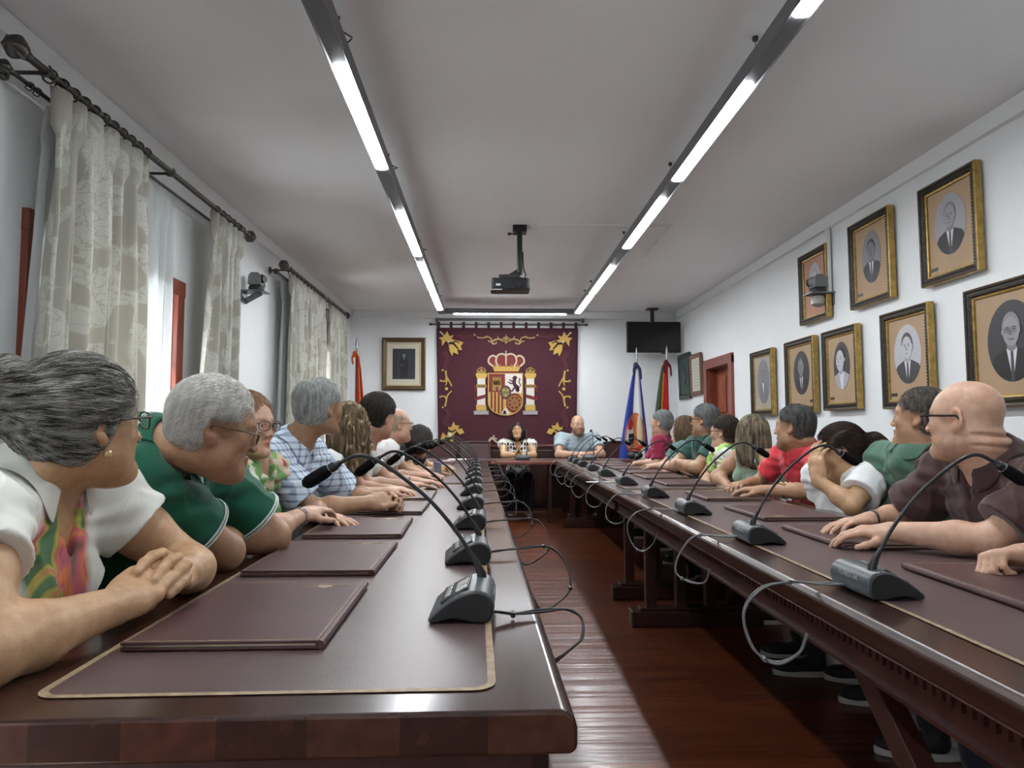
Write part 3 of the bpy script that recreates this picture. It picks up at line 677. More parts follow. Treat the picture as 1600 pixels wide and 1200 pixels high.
def add_hand(S, w, u, n, side, curl=(30, 35, 20), spread=.0, thumb=(0,0), sc=1.0, curls=None, thumbdir=None):
    """w wrist point, u direction of the fingers, n direction of the back of the hand, side +1: thumb lies on the n x u side."""
    u = nrm(u); n = np.asarray(n, float); n = nrm(n-u*(n@u)); t = np.cross(n, u)*side
    R = np.array([t, u, n]); Fh = Frame(w, R, sc)   # local x to thumb side, y along fingers, z dorsal
    S.cone((0, -.015, 0), (.0, .03, 0), .026, .028, .02, flat=((0,0,1), .74), fr=Fh)
    S.ell((-.002, .052, 0), (.040, .046, .0155), .018, fr=Fh); S.ell((.0, .075, .001), (.039, .022, .0135), .014, fr=Fh)
    S.ell((.026, .032, -.006), (.018, .032, .016), .016, fr=Fh); S.ell((-.028, .036, -.005), (.013, .034, .013), .014, fr=Fh)
    base = [(.029, .088), (.0095, .093), (-.0095, .090), (-.0275, .081)]; Ls = [(.042, .025, .020), (.047, .029, .021), (.043, .027, .020), (.034, .020, .018)]
    tips = []
    for i in range(4):
        cu = curls[i] if curls else tuple(c*(1+.12*(i-1)) for c in curl)
        a = 0; p = np.array([base[i][0], base[i][1], .001]); sp = (1.5-i)*(.06+spread); pts = [p]
        for j in range(3):
            a += math.radians(cu[j]); d = np.array([math.sin(sp)*math.cos(a), math.cos(a), -math.sin(a)]); p = p+d*Ls[i][j]; pts.append(p)
        r = [.0098, .0088, .0082, .0070] if i < 3 else [.0088, .0078, .0072, .0062]
        S.cone((pts[0]*.45+np.array([base[i][0]*.2, .03, 0])), pts[0], .010, r[0], .010, fr=Fh)
        for j in range(3): S.cone(pts[j], pts[j+1], r[j], r[j+1], .0045, fr=Fh)
        tips.append((Fh.w(pts[3]), Fh.d(pts[3]-pts[2]), Fh.d((0,0,1))))
    td = thumbdir or [(.62, .62, -.30), (.35, .90, -.25), (.20, .95, -.20)]
    p = np.array([.024, .022, -.006]); rr = [.0140, .0118, .0105, .0088]
    for j, L in enumerate((.040, .032, .027)):
        q = p+nrm(td[j])*L; S.cone(p, q, rr[j], rr[j+1], .008, fr=Fh); p = q
    return Fh
def person(name, label, loc, theta, p):
    """loc = point on the floor under the pelvis; p['head'] = head centre, head_rot (theta,pitch,roll); shoulders, elbows, wrists in room coordinates"""
    root = empty(name, (loc[0], loc[1], 0), 0, label, 'person'); res = p.get('res', .005); g = p.get('girth', 1.0)
    base = p['skin']; sm = skin_mat(p['skin_name'], base)
    H = rot_frame(p['head'], *p['head_rot'], sc=p.get('hs', 1.0)); T = rot_frame((loc[0], loc[1], 0), theta)
    fw = T.R[1]; rt = T.R[0]; up = V3(0,0,1)
    hd = H.o; nb = np.array(p.get('neck', hd-up*.165-H.R[1]*.03))            # base of the neck
    nb = nb+up*.012
    skull = H.w((0, -.03, -.05)); nax = nrm(skull-nb)
    wsh = p.get('shw', .185); shR = np.array(p.get('shR', nb+rt*wsh-up*.045)); shL = np.array(p.get('shL', nb-rt*wsh-up*.045))
    shR = shR+up*.018; shL = shL+up*.018
    pel = V3(loc[0], loc[1], .54); mid = (pel*.5+nb*.5)-fw*.01; chest = nb-up*.16*1+(pel-nb)*.05
    ub = nrm(nb-pel)
    TR = np.array([nrm(shR-shL), nrm(np.cross(ub, nrm(shR-shL))), ub]); TR[0] = nrm(np.cross(TR[1], TR[2])); 
    TF = lambda o: Frame(o, TR)
    elR, elL = np.array(p['elR']), np.array(p['elL']); wrR, wrL = np.array(p['wrR']), np.array(p['wrL'])
    ag = p.get('arm', 1.0); nkr = p.get('neckr', .056)*p.get('hs', 1)
    def torso(S, e, k=.05):
        S.ell((0,0,0), ((.150*g+e), (.105*g+e), .13), k, fr=TF(pel+ub*.04)); S.ell((0,0,0), (.150*g+e, .108*g+e, .17), k, fr=TF(mid))
        S.ell((0,.0,0), (.158*g+e, .105*g+e, .17), k, fr=TF(nb*.70+pel*.30))
        if p.get('belly'): S.ell((0,.06,0), (.13*g+e, .10*g*p['belly']+e, .15), k, fr=TF(mid*.75+pel*.25))
        for sh, s in ((shR, 1), (shL, -1)):
            S.cone(nb-ub*.03, sh, .055+e, .056*ag+e, .05); S.ell((0,0,0), (.052*ag+e, .052*ag+e, .052*ag+e), .05, fr=TF(sh))
            if p.get('bust'): S.ell((s*.075, .085, -.17), (.070+e*.6, .065+e*.6, .070), .04, fr=TF(nb))
    # ---- one continuous body: head, neck, trunk, arms and hands
    S = SDF(); add_head(S, H, p); S.cone(skull, nb, nkr, nkr*1.08, .035); S.cone(nb, nb-ub*.05, nkr*1.15, .08, .05)
    if p.get('fat'): S.ell((0, -.075, -.075), (.05, .03, .03), .03, fr=H)
    torso(S, -.012)
    for sh, el, wr in ((shR, elR, wrR), (shL, elL, wrL)):
        m1 = sh*.55+el*.45; S.chain([sh, m1, el], [.053*ag, .047*ag, .040*ag], .03)
        m2 = el*.68+wr*.32; S.chain([el, m2, wr], [.041*ag, .041*ag, .0265*ag], .025)
    for nm, wr, el, sd in (('hR', wrR, elR, 1), ('hL', wrL, elL, -1)):
        h = p.get(nm)
        if h: hh = dict(h); u = hh.pop('u', None); u = nrm(wr-el) if u is None else u; n_ = hh.pop('n', (0,0,1)); add_hand(S, wr, u, n_, -sd, **hh)
    for c in p.get('extra', []): S.chain(*c)
    def bdisp(v, N):
        q = ((v-H.o) @ H.R.T)/H.sc; d = np.zeros(len(v))
        if p.get('rolls'):
            m = np.clip((-q[:, 1]-.035)/.03, 0, 1)*(np.abs(q[:, 2]) < .16)
            for z0 in (-.050, -.082): d -= .0075*m*np.exp(-((q[:, 2]-z0-.15*q[:, 0]**2*10)/.0055)**2)-.003*m*np.exp(-((q[:, 2]-z0-.014)/.010)**2)
        if p.get('creases', 1):     # fine lines on the brow, round the mouth and on the neck
            fm = (q[:, 1] > .05)*(q[:, 2] > .04)*(q[:, 2] < .085); d -= .0006*fm*np.maximum(0, np.sin(q[:, 2]*700+np.sin(q[:, 0]*60)))
            for s_ in (-1, 1): d -= .0022*np.exp(-(((q[:, 0]-s_*(.026+.25*np.abs(q[:, 2]+.03)))/.0035)**2))*np.exp(-((q[:, 2]+.048)/.018)**2)*(q[:, 1] > .05)
        return d
    sdf_obj(S, 'body', sm, root, res, disp=bdisp, colf=head_colour(H, p, base))
    # ---- eyes
    if p.get('eyes', True):
        for s in (-1, 1):
            e = MB().ell((0,0,0), (.0122, .0122, .0122), 16); c0 = H.w((s*.031, .0755, .0045)); fwd = Vector(H.R[1])
            q = fwd.to_track_quat('Z', 'Y').to_matrix(); e.lathe([(.0058, .0108), (.0030, .0121), (.0029, .0124)], 14, mi=1); e.lathe([(.0029, .0119), (.0008, .0126)], 12, mi=2)
            o = e.build('eye', [mat('eye_white', (.75,.72,.70), .2), mat('iris_brown', (.07,.035,.02), .2), mat('pupil', (.004,.004,.004), .1)], root, smooth=True)
            o.matrix_local = Matrix.Translation(Vector(c0)-root.location) @ q.to_4x4()
            o.data.materials[0] = MATS['eye_white']
    # ---- shirt
    sh_ = p['shirt']; SS = SDF(); ee = sh_.get('e', .006); torso(SS, ee)
    ln = sh_.get('sleeve', .55); 
    for sh, el in ((shR, elR), (shL, elL)):
        d = el-sh; tip = sh+d*1.0
        if ln > 0:
            r0 = .060*ag+ee; r1 = sh_.get('cuff', .056)*ag+ee
            S2 = tip if ln >= 1 else tip
            SS.cone(sh, sh+d*(ln+.15), r0, r1+.0, .035, cap=(None, ln/(ln+.15)))
        else:
            SS.cone(sh-d*.05, sh+d*.6, .075*ag, .075*ag, .01, 's')
            SS.ell((0,0,0), (.02, .02, .02), .01, fr=TF(nb))
    if sh_.get('ruffle'):
        for sh, el in ((shR, elR), (shL, elL)): d = nrm(el-sh); SS.cone(sh-d*.01, sh+d*.11, .058, .088, .02, cap=(None, .95))
    nd = sh_.get('neck', 'crew')
    fwT = TR[1]; n0 = nb+nax*.004
    # cloth climbs the base of the neck, then the neck hole is cut along the neck's own axis
    nh = {'crew': .045, 'polo': .055, 'v': .030}.get(nd, .01)
    SS.cone(nb-nax*.03, nb+nax*nh, nkr+.040, nkr+.014, .035, cap=(None, 1.0))
    SS.cone(n0+nax*.0, n0+nax*.2, nkr+.006, nkr+.02, .004, 's')
    if nd == 'v': a = nb+fwT*.12-ub*.135; SS.cone(a, nb+fwT*.10+ub*.03, .003, .042, .006, 's'); SS.cone(nb+fwT*.05-ub*.02, nb+fwT*.10+ub*.05, .035, .05, .01, 's')
    elif nd == 'scoop': SS.cone(nb-ub*.005, nb+ub*.2, nkr+.030, nkr+.07, .008, 's'); SS.ell((0, .08, -.02), (.062, .07, .06), .01, 's', fr=TF(nb))
    elif nd == 'polo': a = nb+fwT*.115-ub*.055; SS.cone(a, nb+fwT*.085+ub*.05, .003, .017, .008, 's')
    # hollow the sleeve ends so the arm leaves a real opening
    if ln > 0:
        for sh, el in ((shR, elR), (shL, elL)):
            d = el-sh; SS.cone(sh+d*(ln-.01), sh+d*(ln+.3), .040*ag, .050*ag+ee, .004, 's')
    amp = sh_.get('fold', .004); sd = (hash(name+label[:5]) % 7)*0+len(label)*.37
    def disp(v, N):
        n1 = wav(v, (17, 17, 12), sd); n2 = wav(v+.02*n1[:, None], (38, 38, 24), sd+2); n3 = wav(v, (13, 16, 22), sd+4)
        d = amp*(.5*n1+1.5*(1-np.abs(n2))**4+1.1*(1-np.abs(n3))**6-.6)
        for sh, el in ((shR, elR), (shL, elL)):   # pull lines running from the armpit down the side
            q = v-(sh-up*.06); dist = np.linalg.norm(q, axis=1); ang = np.arctan2(q@fwT, q@up)
            d += amp*.9*np.sin(ang*9+dist*14+sd)*np.exp(-(dist/.17)**2)
        q = v-pel; d += amp*1.1*np.sin((q@up)*62+3*np.sin((q@rt)*9)+sd)*np.exp(-((q@up-.06)/.13)**2)
        for sh, el in ((shR, elR), (shL, elL)):    # keep the hems clean
            dd = el-sh; tt = ((v-sh)@dd)/(dd@dd); off = np.linalg.norm(v-sh-tt[:, None]*dd, axis=1); d *= np.where((off < .13) & (tt > .2), np.clip((ln-tt)/.12, .15, 1), 1)
        return d
    shirt = sdf_obj(SS, sh_.get('part', 'shirt'), sh_['mat'], root, sh_.get('res', max(res, .006)), disp=disp)
    if sh_.get('trim'):
        for sh, el in ((shR, elR), (shL, elL)):
            d = el-sh; D = nrm(d); c = sh+d*ln; a1 = nrm(np.cross(D, up)); a2 = np.cross(D, a1); r = (sh_.get('cuff', .056)*ag+ee)*1.0
            for off, m_ in sh_['trim']:
                q = MB(); q.tube([Vector(c-D*off+(a1*math.cos(t)+a2*math.sin(t))*(r+.0015)) for t in np.linspace(0, 2*PI, 33)], .0026, 6, cap=False)
                q.build('sleeve_stripe', m_, root, smooth=True).location = -root.location
    if sh_.get('collar'):
        # a folded collar: stand up round the neck, fall outward and down to the points
        cm = sh_['collar']; n = 44; V = []; FF = []; gap = sh_.get('gap', .38)
        zc = nrm(nax*.7+ub*.3); xc = TR[0]; yc = np.cross(zc, xc); xc = np.cross(yc, zc); cen = nb+nax*.056
        for i in range(n+1):
            a = gap+(2*PI-2*gap)*i/n; dirv = yc*math.cos(a)+xc*math.sin(a); fr_ = (1-math.cos(a))/2     # 1 at the back
            pt = max(0, math.cos(a))**2; r0 = nkr+.006; dz = -.022*pt
            rows = [(r0+.004, -.02), (r0+.003, .006), (r0+.004, .018+.006*fr_), (r0+.010, .020+.006*fr_), (r0+.022+.004*pt, .000-.010*pt), (r0+.036+.014*pt, -.020-.030*pt)]
            for rr, z in rows: V.append(cen+dirv*rr+zc*(z+dz))
        m_ = 6; V = np.array(V)
        for _ in range(4):      # lay the outer leaf on the cloth
            sv = SS.val(V); g_ = SS.grad(V); push = np.clip(.007-sv, 0, .03); push[np.arange(len(V)) % m_ < 3] = 0; V = V+g_*push[:, None]
        V = list(V)
        for i in range(n):
            for j in range(m_-1): FF.append((i*m_+j, (i+1)*m_+j, (i+1)*m_+j+1, i*m_+j+1))
        o = np_mesh('collar', np.array(V)-np.array(root.location), np.array(FF), cm, root)
        sl = o.modifiers.new('thick', 'SOLIDIFY'); sl.thickness = .003; sb_ = o.modifiers.new('sub', 'SUBSURF'); sb_.levels = 1; sb_.render_levels = 1
        if sh_.get('collar_stripe'):
            for j0, m2 in sh_['collar_stripe']:
                pts = [Vector(V[i*m_+5]*(1-j0)+V[i*m_+4]*j0+nrm(V[i*m_+5]-cen)*.0015) for i in range(n+1)]
                MB().tube(pts, .0022, 6).build('collar_stripe', m2, root, smooth=True).location = -root.location
    # ---- trousers and shoes
    TS = SDF(); hipw = .085*g; fl = p.get('feet', .0); tl_ = p.get('thigh', .40)
    hips = [pel+rt*hipw-up*.02, pel-rt*hipw-up*.02]
    TS.ell((0,0,0), (.165*g, .12*g, .105), .04, fr=TF(pel-up*.01))
    for i, hp in enumerate(hips):
        s = 1 if i == 0 else -1
        kn = hp+fw*tl_+rt*s*.03; kn[2] = .50; an = kn-fw*(.05-fl-.05*s*p.get('stagger', 0)); an[2] = .115
        if p.get('skirt'): TS.chain([hp, kn, an*.4+kn*.6], [.088, .068, .07], .05)
        else: TS.chain([hp, kn, an], [.084, .064, .048], .03)
        so = SDF(); sf = rot_frame(V3(an[0], an[1], 0), theta-s*-6)
        so.ell((0, .10, .035), (.043, .085, .036), .02, fr=sf); so.ell((0, .0, .045), (.037, .055, .045), .03, fr=sf); so.cone((0, -.015, .06), (0, -.02, .12), .037, .036, .02, fr=sf); so.plane((0,0,0.0), (0,0,-1), fr=sf); so.plane((0,0,.125), (0,0,1), fr=sf)
        shoe = sdf_obj(so, 'shoe', p.get('shoe', MATS['shoe_dark']), root, .008)
        sl = MB(); out = [(.046*math.cos(t)*(1 if math.sin(t) < 0 else 1), .045+.145*math.sin(t)) for t in np.linspace(0, 2*PI, 28)[:-1]]
        sl.prism(out, .0, .026, 'xy'); o = sl.build('sole', p.get('sole', MATS['sole_white']), shoe, bevel=.005)
        o.matrix_local = Matrix.Translation(Vector(sf.o)-root.location) @ Matrix.Rotation(-math.radians(theta-s*-6), 4, 'Z')
        if p.get('stripes'):
            q = MB()
            for k in range(3):
                for ss in (-1, 1): q.bar((ss*.0405, .055+.024*k, .028), (ss*.034, .030+.024*k, .068), .003, .010, up=(1,0,0))
            o = q.build('shoe_stripes', MATS['sole_white'], shoe); o.matrix_local = Matrix.Translation(Vector(sf.o)-root.location) @ Matrix.Rotation(-math.radians(theta-s*-6), 4, 'Z')
    sdf_obj(TS, 'skirt' if p.get('skirt') else 'trousers', p.get('trousers', MATS['trouser_dark']), root, .011, disp=lambda v, N: wav(v, (20, 20, 14), 1.1, .005))
    return root, H, TF, nb, TR, S, shR, shL, SS
def toM(root, H):
    "matrix of the head frame relative to the figure's root"
    R = Matrix([list(H.R[0]), list(H.R[1]), list(H.R[2])]).transposed().to_4x4()
    return Matrix.Translation(Vector(H.o)-root.location) @ R @ Matrix.Scale(H.sc, 4)
def strands(S, starts, flow, n, L, seg, r, rs, lift=.0015, curl=0, grav=0, fk=0):
    "strands traced over the surface of S (local frame)"
    P = starts.copy(); k = len(P); out = [P.copy()]; phs = rs.rand(k)*6.28; Lk = L*(.6+.6*rs.rand(k)); lf = lift*(.2+1.6*rs.rand(k)); st = Lk/seg
    d = flow(P); wob = rs.normal(0, 1, (k, 3))*.22
    for j in range(seg):
        g = S.grad(P); d2 = flow(P)+wob; d2 += curl*np.stack([np.sin(phs+j*1.1), np.cos(phs+j*1.1), .3*np.sin(phs*2+j)], -1)
        d2 = d2-g*(d2*g).sum(-1, keepdims=True)*(1-fk); d2 /= (np.linalg.norm(d2, axis=-1, keepdims=True)+1e-9); d = .6*d+.4*d2; d /= (np.linalg.norm(d, axis=-1, keepdims=True)+1e-9)
        P = P+d*st[:, None]; v = S.val(P); P = P-S.grad(P)*np.clip(v-lf, -.02, .02)[:, None]; out.append(P.copy())
    A = np.stack(out, 1); m = seg+1
    T = np.gradient(A, axis=1); T /= (np.linalg.norm(T, axis=-1, keepdims=True)+1e-9); ref = rs.normal(0, 1, (k, 1, 3)); U = np.cross(T, ref); U /= (np.linalg.norm(U, axis=-1, keepdims=True)+1e-9); W = np.cross(T, U)
    taper = np.array([1-.75*(j/seg)**2 for j in range(m)])[None, :, None]*r
    ring = np.stack([A+(U*math.cos(a)+W*math.sin(a))*taper for a in (0, 2*PI/3, 4*PI/3)], 2)  # k,m,3,3
    V = ring.reshape(-1, 3); base = (np.arange(k)*m*3)[:, None, None]; jj = np.arange(seg)[None, :, None]; q = np.arange(3)[None, None, :]; q1 = (q+1) % 3
    F = np.stack([base+jj*3+q, base+jj*3+q1, base+(jj+1)*3+q1, base+(jj+1)*3+q], -1).reshape(-1, 4)
    return V, F
def hair(root, H, kind, m, strand=0, res=.006, seed=1, thick=.010, L=.06, name='hair', r=.0006, rz=.5):
    "hair built in the head's own frame"
    S = SDF(); t = thick; E = S.ell
    flow = lambda P: np.stack([P[:,0]*.5, -.6-0*P[:,0], -np.abs(P[:,1])*4-.25], -1)
    amp = .0036
    def cap(k=.02): E((0, -.018, .038), (.0745+t, .092+t, .081+t), k); E((0, -.045, -.020), (.067+t*.25, .056+t*.35, .058), .03); E((0, -.030, -.035), (.060, .058, .045), .02)
    def faceoff(fl=.092, y=.100):   # face opening: hairline above the brow, temples, round the ears
        E((0, .120, .060+(fl-.092)), (.068, .062, .046), .015, 's')
        for s in (-1, 1): E((s*.078, .082, .036), (.042, .040, .046), .015, 's')
        E((0, y, -.035), (.088, .075, fl), .012, 's')
        for s in (-1, 1): E((s*.082, .030, -.035), (.04, .052, .075), .01, 's'); E((s*.088, -.006, -.006), (.026, .024, .036), .008, 's')
        S.cone((-.07, .02, -.10), (.07, .02, -.10), .055, .055, .01, 's')
    if kind == 'short': cap(); faceoff(); S.plane((0, -.05, -.072), (0, .35, -1), .02)
    elif kind == 'balding':    # grey sides, thin crown
        cap(); faceoff(.105, .085); E((0, -.052, .135), (.040, .038, .036), .02, 's'); S.plane((0, -.05, -.065), (0, .15, -1), .006)
    elif kind == 'fringe':     # bald on top, a ring of hair
        cap(); faceoff(); E((0, .02, .11), (.085, .13, .075), .01, 's'); S.plane((0, -.05, -.062), (0, .1, -1), .006)
    elif kind == 'bun':
        cap(); E((0, .105, -.03), (.082, .062, .098), .012, 's')
        for s in (-1, 1): E((s*.086, .052, -.04), (.038, .048, .075), .012, 's'); E((s*.088, -.004, -.012), (.024, .022, .034), .008, 's')
        S.cone((-.07, .0, -.125), (.07, .0, -.125), .05, .05, .02, 's')
        E((0, -.09, .035), (.055, .04, .055), .03); E((.0, -.128, .068), (.050, .040, .044), .010); E((.014, -.132, .102), (.028, .025, .026), .012); E((-.02, -.135, .03), (.034, .028, .036), .012)
        flow = lambda P: np.stack([-P[:,0]*6, -1.0+0*P[:,0], (.05-P[:,2])*5], -1)
    elif kind == 'ponytail':
        cap(); faceoff(.095, .104); S.plane((0, -.05, -.07), (0, .3, -1), .01)
        E((0, -.112, .002), (.028, .03, .028), .02); E((.01, -.155, -.03), (.055, .042, .060), .03); E((.0, -.160, -.085), (.065, .045, .065), .03); E((.0, -.145, -.14), (.045, .036, .045), .02)
        flow = lambda P: np.stack([-P[:,0]*6, -1.0+0*P[:,0], (-.02-P[:,2])*3-2.5*(P[:,1] < -.12)], -1)
    elif kind in ('long', 'curly', 'bob'):
        cap(); low = {'long': -.19, 'curly': -.24, 'bob': -.085}[kind]; wd = {'long': .098, 'curly': .108, 'bob': .104}[kind]
        E((0, -.035, -.03), (wd, .086, .10), .03); E((0, -.05, low*.55), (wd*1.0, .070, abs(low)*.55), .04)
        if kind != 'bob': E((0, -.06, low*.85), (wd*.92, .055, .07), .04)
        for s in (-1, 1): E((s*.075, .01, low*.35), (.026, .05, abs(low)*.55+.03), .03)
        E((0, .115, -.04), (.066, .085, .100), .02, 's'); E((0, .03, -.13), (.056, .06, .075), .02, 's')
        flow = lambda P: np.stack([P[:,0]*4, -P[:,1]*1.5-.2, -1.0+P[:,2]*4], -1); amp = .006 if kind == 'curly' else .004
    M = toM(root, H)
    v, F = S.mesh(res); N = vnormals(v, F)
    ang = np.arctan2(v[:,0], v[:,1]+.3 if kind in ('bun','ponytail') else v[:,1]+.01)
    d = amp*(np.sin(ang*26+9*v[:,2]*3+seed)+.6*np.sin(ang*47+30*v[:,2]+seed*2))
    if kind in ('curly',): d = d+.012*wav(v, (75, 75, 60), seed)+.006*np.sin(v[:,2]*110+6*np.sin(ang*5))
    elif kind in ('long', 'bob', 'ponytail'): d = d+.004*wav(v, (45, 45, 25), seed)
    else: d = d*.6+.002*wav(v, (60, 60, 60), seed)
    if kind in ('short', 'balding', 'fringe'): d = d-(t+.004)*np.clip((-.012-v[:, 2])/.055, 0, 1)*.95-(t+.002)*np.clip((v[:, 1]-.048)/.032, 0, 1)*.75
    v = v+N*d[:, None]
    if strand:
        rs = np.random.RandomState(seed); pick = rs.choice(len(v), strand); st = v[pick]+rs.normal(0, .002, (strand, 3))
        V2, F2 = strands(S, st, flow, strand, L, 7, r, rs, lift=.0045, curl={'curly': 1.6, 'long': .3}.get(kind, .2), fk=.0)
        F = np.concatenate([F, F2+len(v)]); v = np.concatenate([v, V2])
    o = np_mesh(name, v, F, m, root); o.matrix_local = M; return o
def glasses(root, H, m, th=1.0, name='glasses'):
    q = MB()
    for s in (-1, 1):
        pts = []; 
        for t in np.linspace(0, 2*PI, 33):
            cx_ = math.copysign(abs(math.cos(t))**.75, math.cos(t)); sx_ = math.copysign(abs(math.sin(t))**.75, math.sin(t)); pts.append((s*.033+.0255*cx_, .107-.010*abs(s*.033+.0255*cx_)/.06, .004+.0175*sx_))
        q.tube(pts, .0017*th, 6, cap=False)
        q.tube([(s*.0575, .098, .013), (s*.067, .096, .013), (s*.074, .06, .013), (s*.080, .02, .012), (s*.083, -.012, .012), (s*.081, -.03, -.008)], .0022*th, 6)
    q.tube([(-.008, .1055, .008), (0, .108, .011), (.008, .1055, .008)], .0019, 6)
    o = q.build(name, m, root, smooth=True); o.matrix_local = toM(root, H)
    g = MB()
    for s in (-1, 1): g.prism([(s*.033+.024*math.cos(t), .004+.0175*math.sin(t)) for t in np.linspace(0, 2*PI, 20)[:-1]], .1035, .1043)
    g.build('lenses', M_glass, o); return o
M_sd = mat('shoe_dark', (.015,.015,.017), .7); M_sw = mat('sole_white', (.55,.54,.5), .6); M_td = cloth('trouser_dark', (.02,.022,.03)); M_jean = cloth('jeans', (.035,.055,.10))
# ------------------------------------------------------------------ people
def A(px, py, d): return np.array(at(px, py, d))
SK = dict(warm=(.52,.335,.19), tan=(.39,.235,.14), pink=(.54,.345,.245), fair=(.5,.34,.25))
import time as _t; _T0 = _t.time()
def P_(nm, label, loc, theta, **p): 
    r = person('person', label, loc, theta, p); print('person', nm, round(_t.time()-_T0, 1)); return r
# near woman, left
def floral(name, ground=(.78,.80,.74)):
    m = mat(name, ground, .8, spec=.2, bump=.2, bscale=300); nt, n, l, b = nodes(m)
    tc = n.new('ShaderNodeTexCoord'); mp = n.new('ShaderNodeMapping'); mp.inputs['Scale'].default_value = (1, 1, .55); l.new(tc.outputs['Object'], mp.inputs[0])
    nz = n.new('ShaderNodeTexNoise'); nz.inputs['Scale'].default_value = 11; nz.inputs['Detail'].default_value = 2; nz.inputs['Distortion'].default_value = .9; l.new(mp.outputs[0], nz.inputs['Vector'])
    r = n.new('ShaderNodeValToRGB'); r.color_ramp.interpolation = 'EASE'; cr = r.color_ramp
    cols = [(0, (.10,.16,.10)), (.36, (.12,.22,.12)), (.42, (.45,.42,.10)), (.48, (.62,.14,.18)), (.53, (.72,.26,.10)), (.60, (.60,.16,.20)), (.68, (.20,.16,.12)), (1, (.15,.14,.10))]
    cr.elements[0].position = 0; cr.elements[0].color = (*cols[0][1], 1); cr.elements[1].position = 1; cr.elements[1].color = (*cols[-1][1], 1)
    for pp, c in cols[1:-1]: e = cr.elements.new(pp); e.color = (*c, 1)
    l.new(nz.outputs[0], r.inputs[0])
    # the print: a spray of flowers on the front panels, located on the garment itself
    sep = n.new('ShaderNodeSeparateXYZ'); l.new(tc.outputs['Object'], sep.inputs[0])
    nz2 = n.new('ShaderNodeTexNoise'); nz2.inputs['Scale'].default_value = 5; l.new(tc.outputs['Object'], nz2.inputs['Vector'])
    return m, nt, n, l, b, r, nz2, tc
m_fl, nt, n, l, b, r, nz2, tc = floral('floral_white_cloth')
vm = n.new('ShaderNodeVectorMath'); vm.operation = 'SUBTRACT'; l.new(tc.outputs['Object'], vm.inputs[0])
vm.inputs[1].default_value = (.19, -.02, .84)      # centre of the print, on the chest
vs = n.new('ShaderNodeVectorMath'); vs.operation = 'MULTIPLY'; vs.inputs[1].default_value = (7, 11, 5.5); l.new(vm.outputs[0], vs.inputs[0])
ln = n.new('ShaderNodeVectorMath'); ln.operation = 'LENGTH'; l.new(vs.outputs[0], ln.inputs[0])
ad = n.new('ShaderNodeMath'); ad.operation = 'MULTIPLY_ADD'; ad.inputs[1].default_value = 1.6; l.new(nz2.outputs[0], ad.inputs[0]); l.new(ln.outputs['Value'], ad.inputs[2])
rm = n.new('ShaderNodeMapRange'); rm.inputs[1].default_value = 1.75; rm.inputs[2].default_value = 1.95; rm.inputs[3].default_value = 1; rm.inputs[4].default_value = 0; l.new(ad.outputs[0], rm.inputs[0])
mx = n.new('ShaderNodeMix'); mx.data_type = 'RGBA'; mx.inputs[6].default_value = (.78,.80,.74,1); l.new(rm.outputs[0], mx.inputs[0]); l.new(r.outputs[0], mx.inputs[7]); l.new(mx.outputs[2], b.inputs['Base Color'])

c1 = P_('w1', 'grey-haired woman with a bun, glasses and gold earring, in a white floral top, hands clasped', (-1.06, 1.42), 84,
  res=.0038, skin=SK['warm'], skin_name='warm', head=A(131, 664, 1.44), head_rot=(35, 4, 3), hs=1.03, fem=1, fat=.4, scalp=(.5,.5,.48), girth=1.22, bust=1, arm=1.2, neckr=.058,
  neck=(-.90, 1.42, .995), shR=(-.875, 1.225, .955), shL=(-.87, 1.62, .955), elR=(-.735, 1.075, .797), elL=(-.70, 1.72, .797), wrR=(-.672, 1.335, .806), wrL=(-.645, 1.555, .82),
  hR=dict(u=(.18, .92, .36), n=(.55, -.35, .85), curls=[(68, 78, 30), (68, 78, 32), (68, 78, 30), (66, 74, 30)], sc=.99, thumbdir=[(.30,.80,.20), (-.25,.95,.12), (-.45,.9,-.05)]),
  hL=dict(u=(.05, -.85, .30), n=(.75, .30, .60), curls=[(72, 84, 40), (72, 84, 40), (72, 84, 40), (72, 84, 40)], sc=.93, thumbdir=[(.35,.80,.1), (-.1,.95,.0), (-.2,.95,-.05)]),
  extra=[([A(a_, b_-2, c_*.984) for a_, b_, c_ in pts_], [.0112, .0112, .0104, .0090], .005) for pts_ in (((254, 866, 1.485), (238, 872, 1.462), (225, 882, 1.432), (214, 896, 1.405)), ((278, 873, 1.49), (264, 880, 1.470), (251, 894, 1.443), (241, 909, 1.418)), ((292, 884, 1.495), (282, 893, 1.475), (269, 906, 1.452), (258, 917, 1.430)), ((292, 902, 1.49), (284, 911, 1.470), (274, 921, 1.452), (265, 931, 1.437)))],
  shirt=dict(mat=m_fl, sleeve=.40, cuff=.066, neck='v', fold=.0045, e=.010, collar=cloth('cream_cloth', (.74,.76,.68)), gap=.55), trousers=cloth('red_skirt', (.45,.04,.035)), skirt=1)
rt1, H1 = c1[0], c1[1]
hair(rt1, H1, 'bun', hair_mat('hair_grey_dark', (.035,.032,.026), (.50,.50,.45), (70, 9, 70)), strand=9000, res=.004, seed=3, thick=.018, L=.08, r=.0005)
GD = mat('glasses_dark', (.02,.012,.01), .25)
glasses(rt1, H1, GD)
q = MB().ell((0,0,0), (.0075, .0075, .0085), 14); o = q.build('earring', mat('pearl_gold', (.75,.55,.30), .2, metal=.5), rt1, smooth=True); o.location = Vector(H1.w((.080, .004, -.050)))-rt1.location

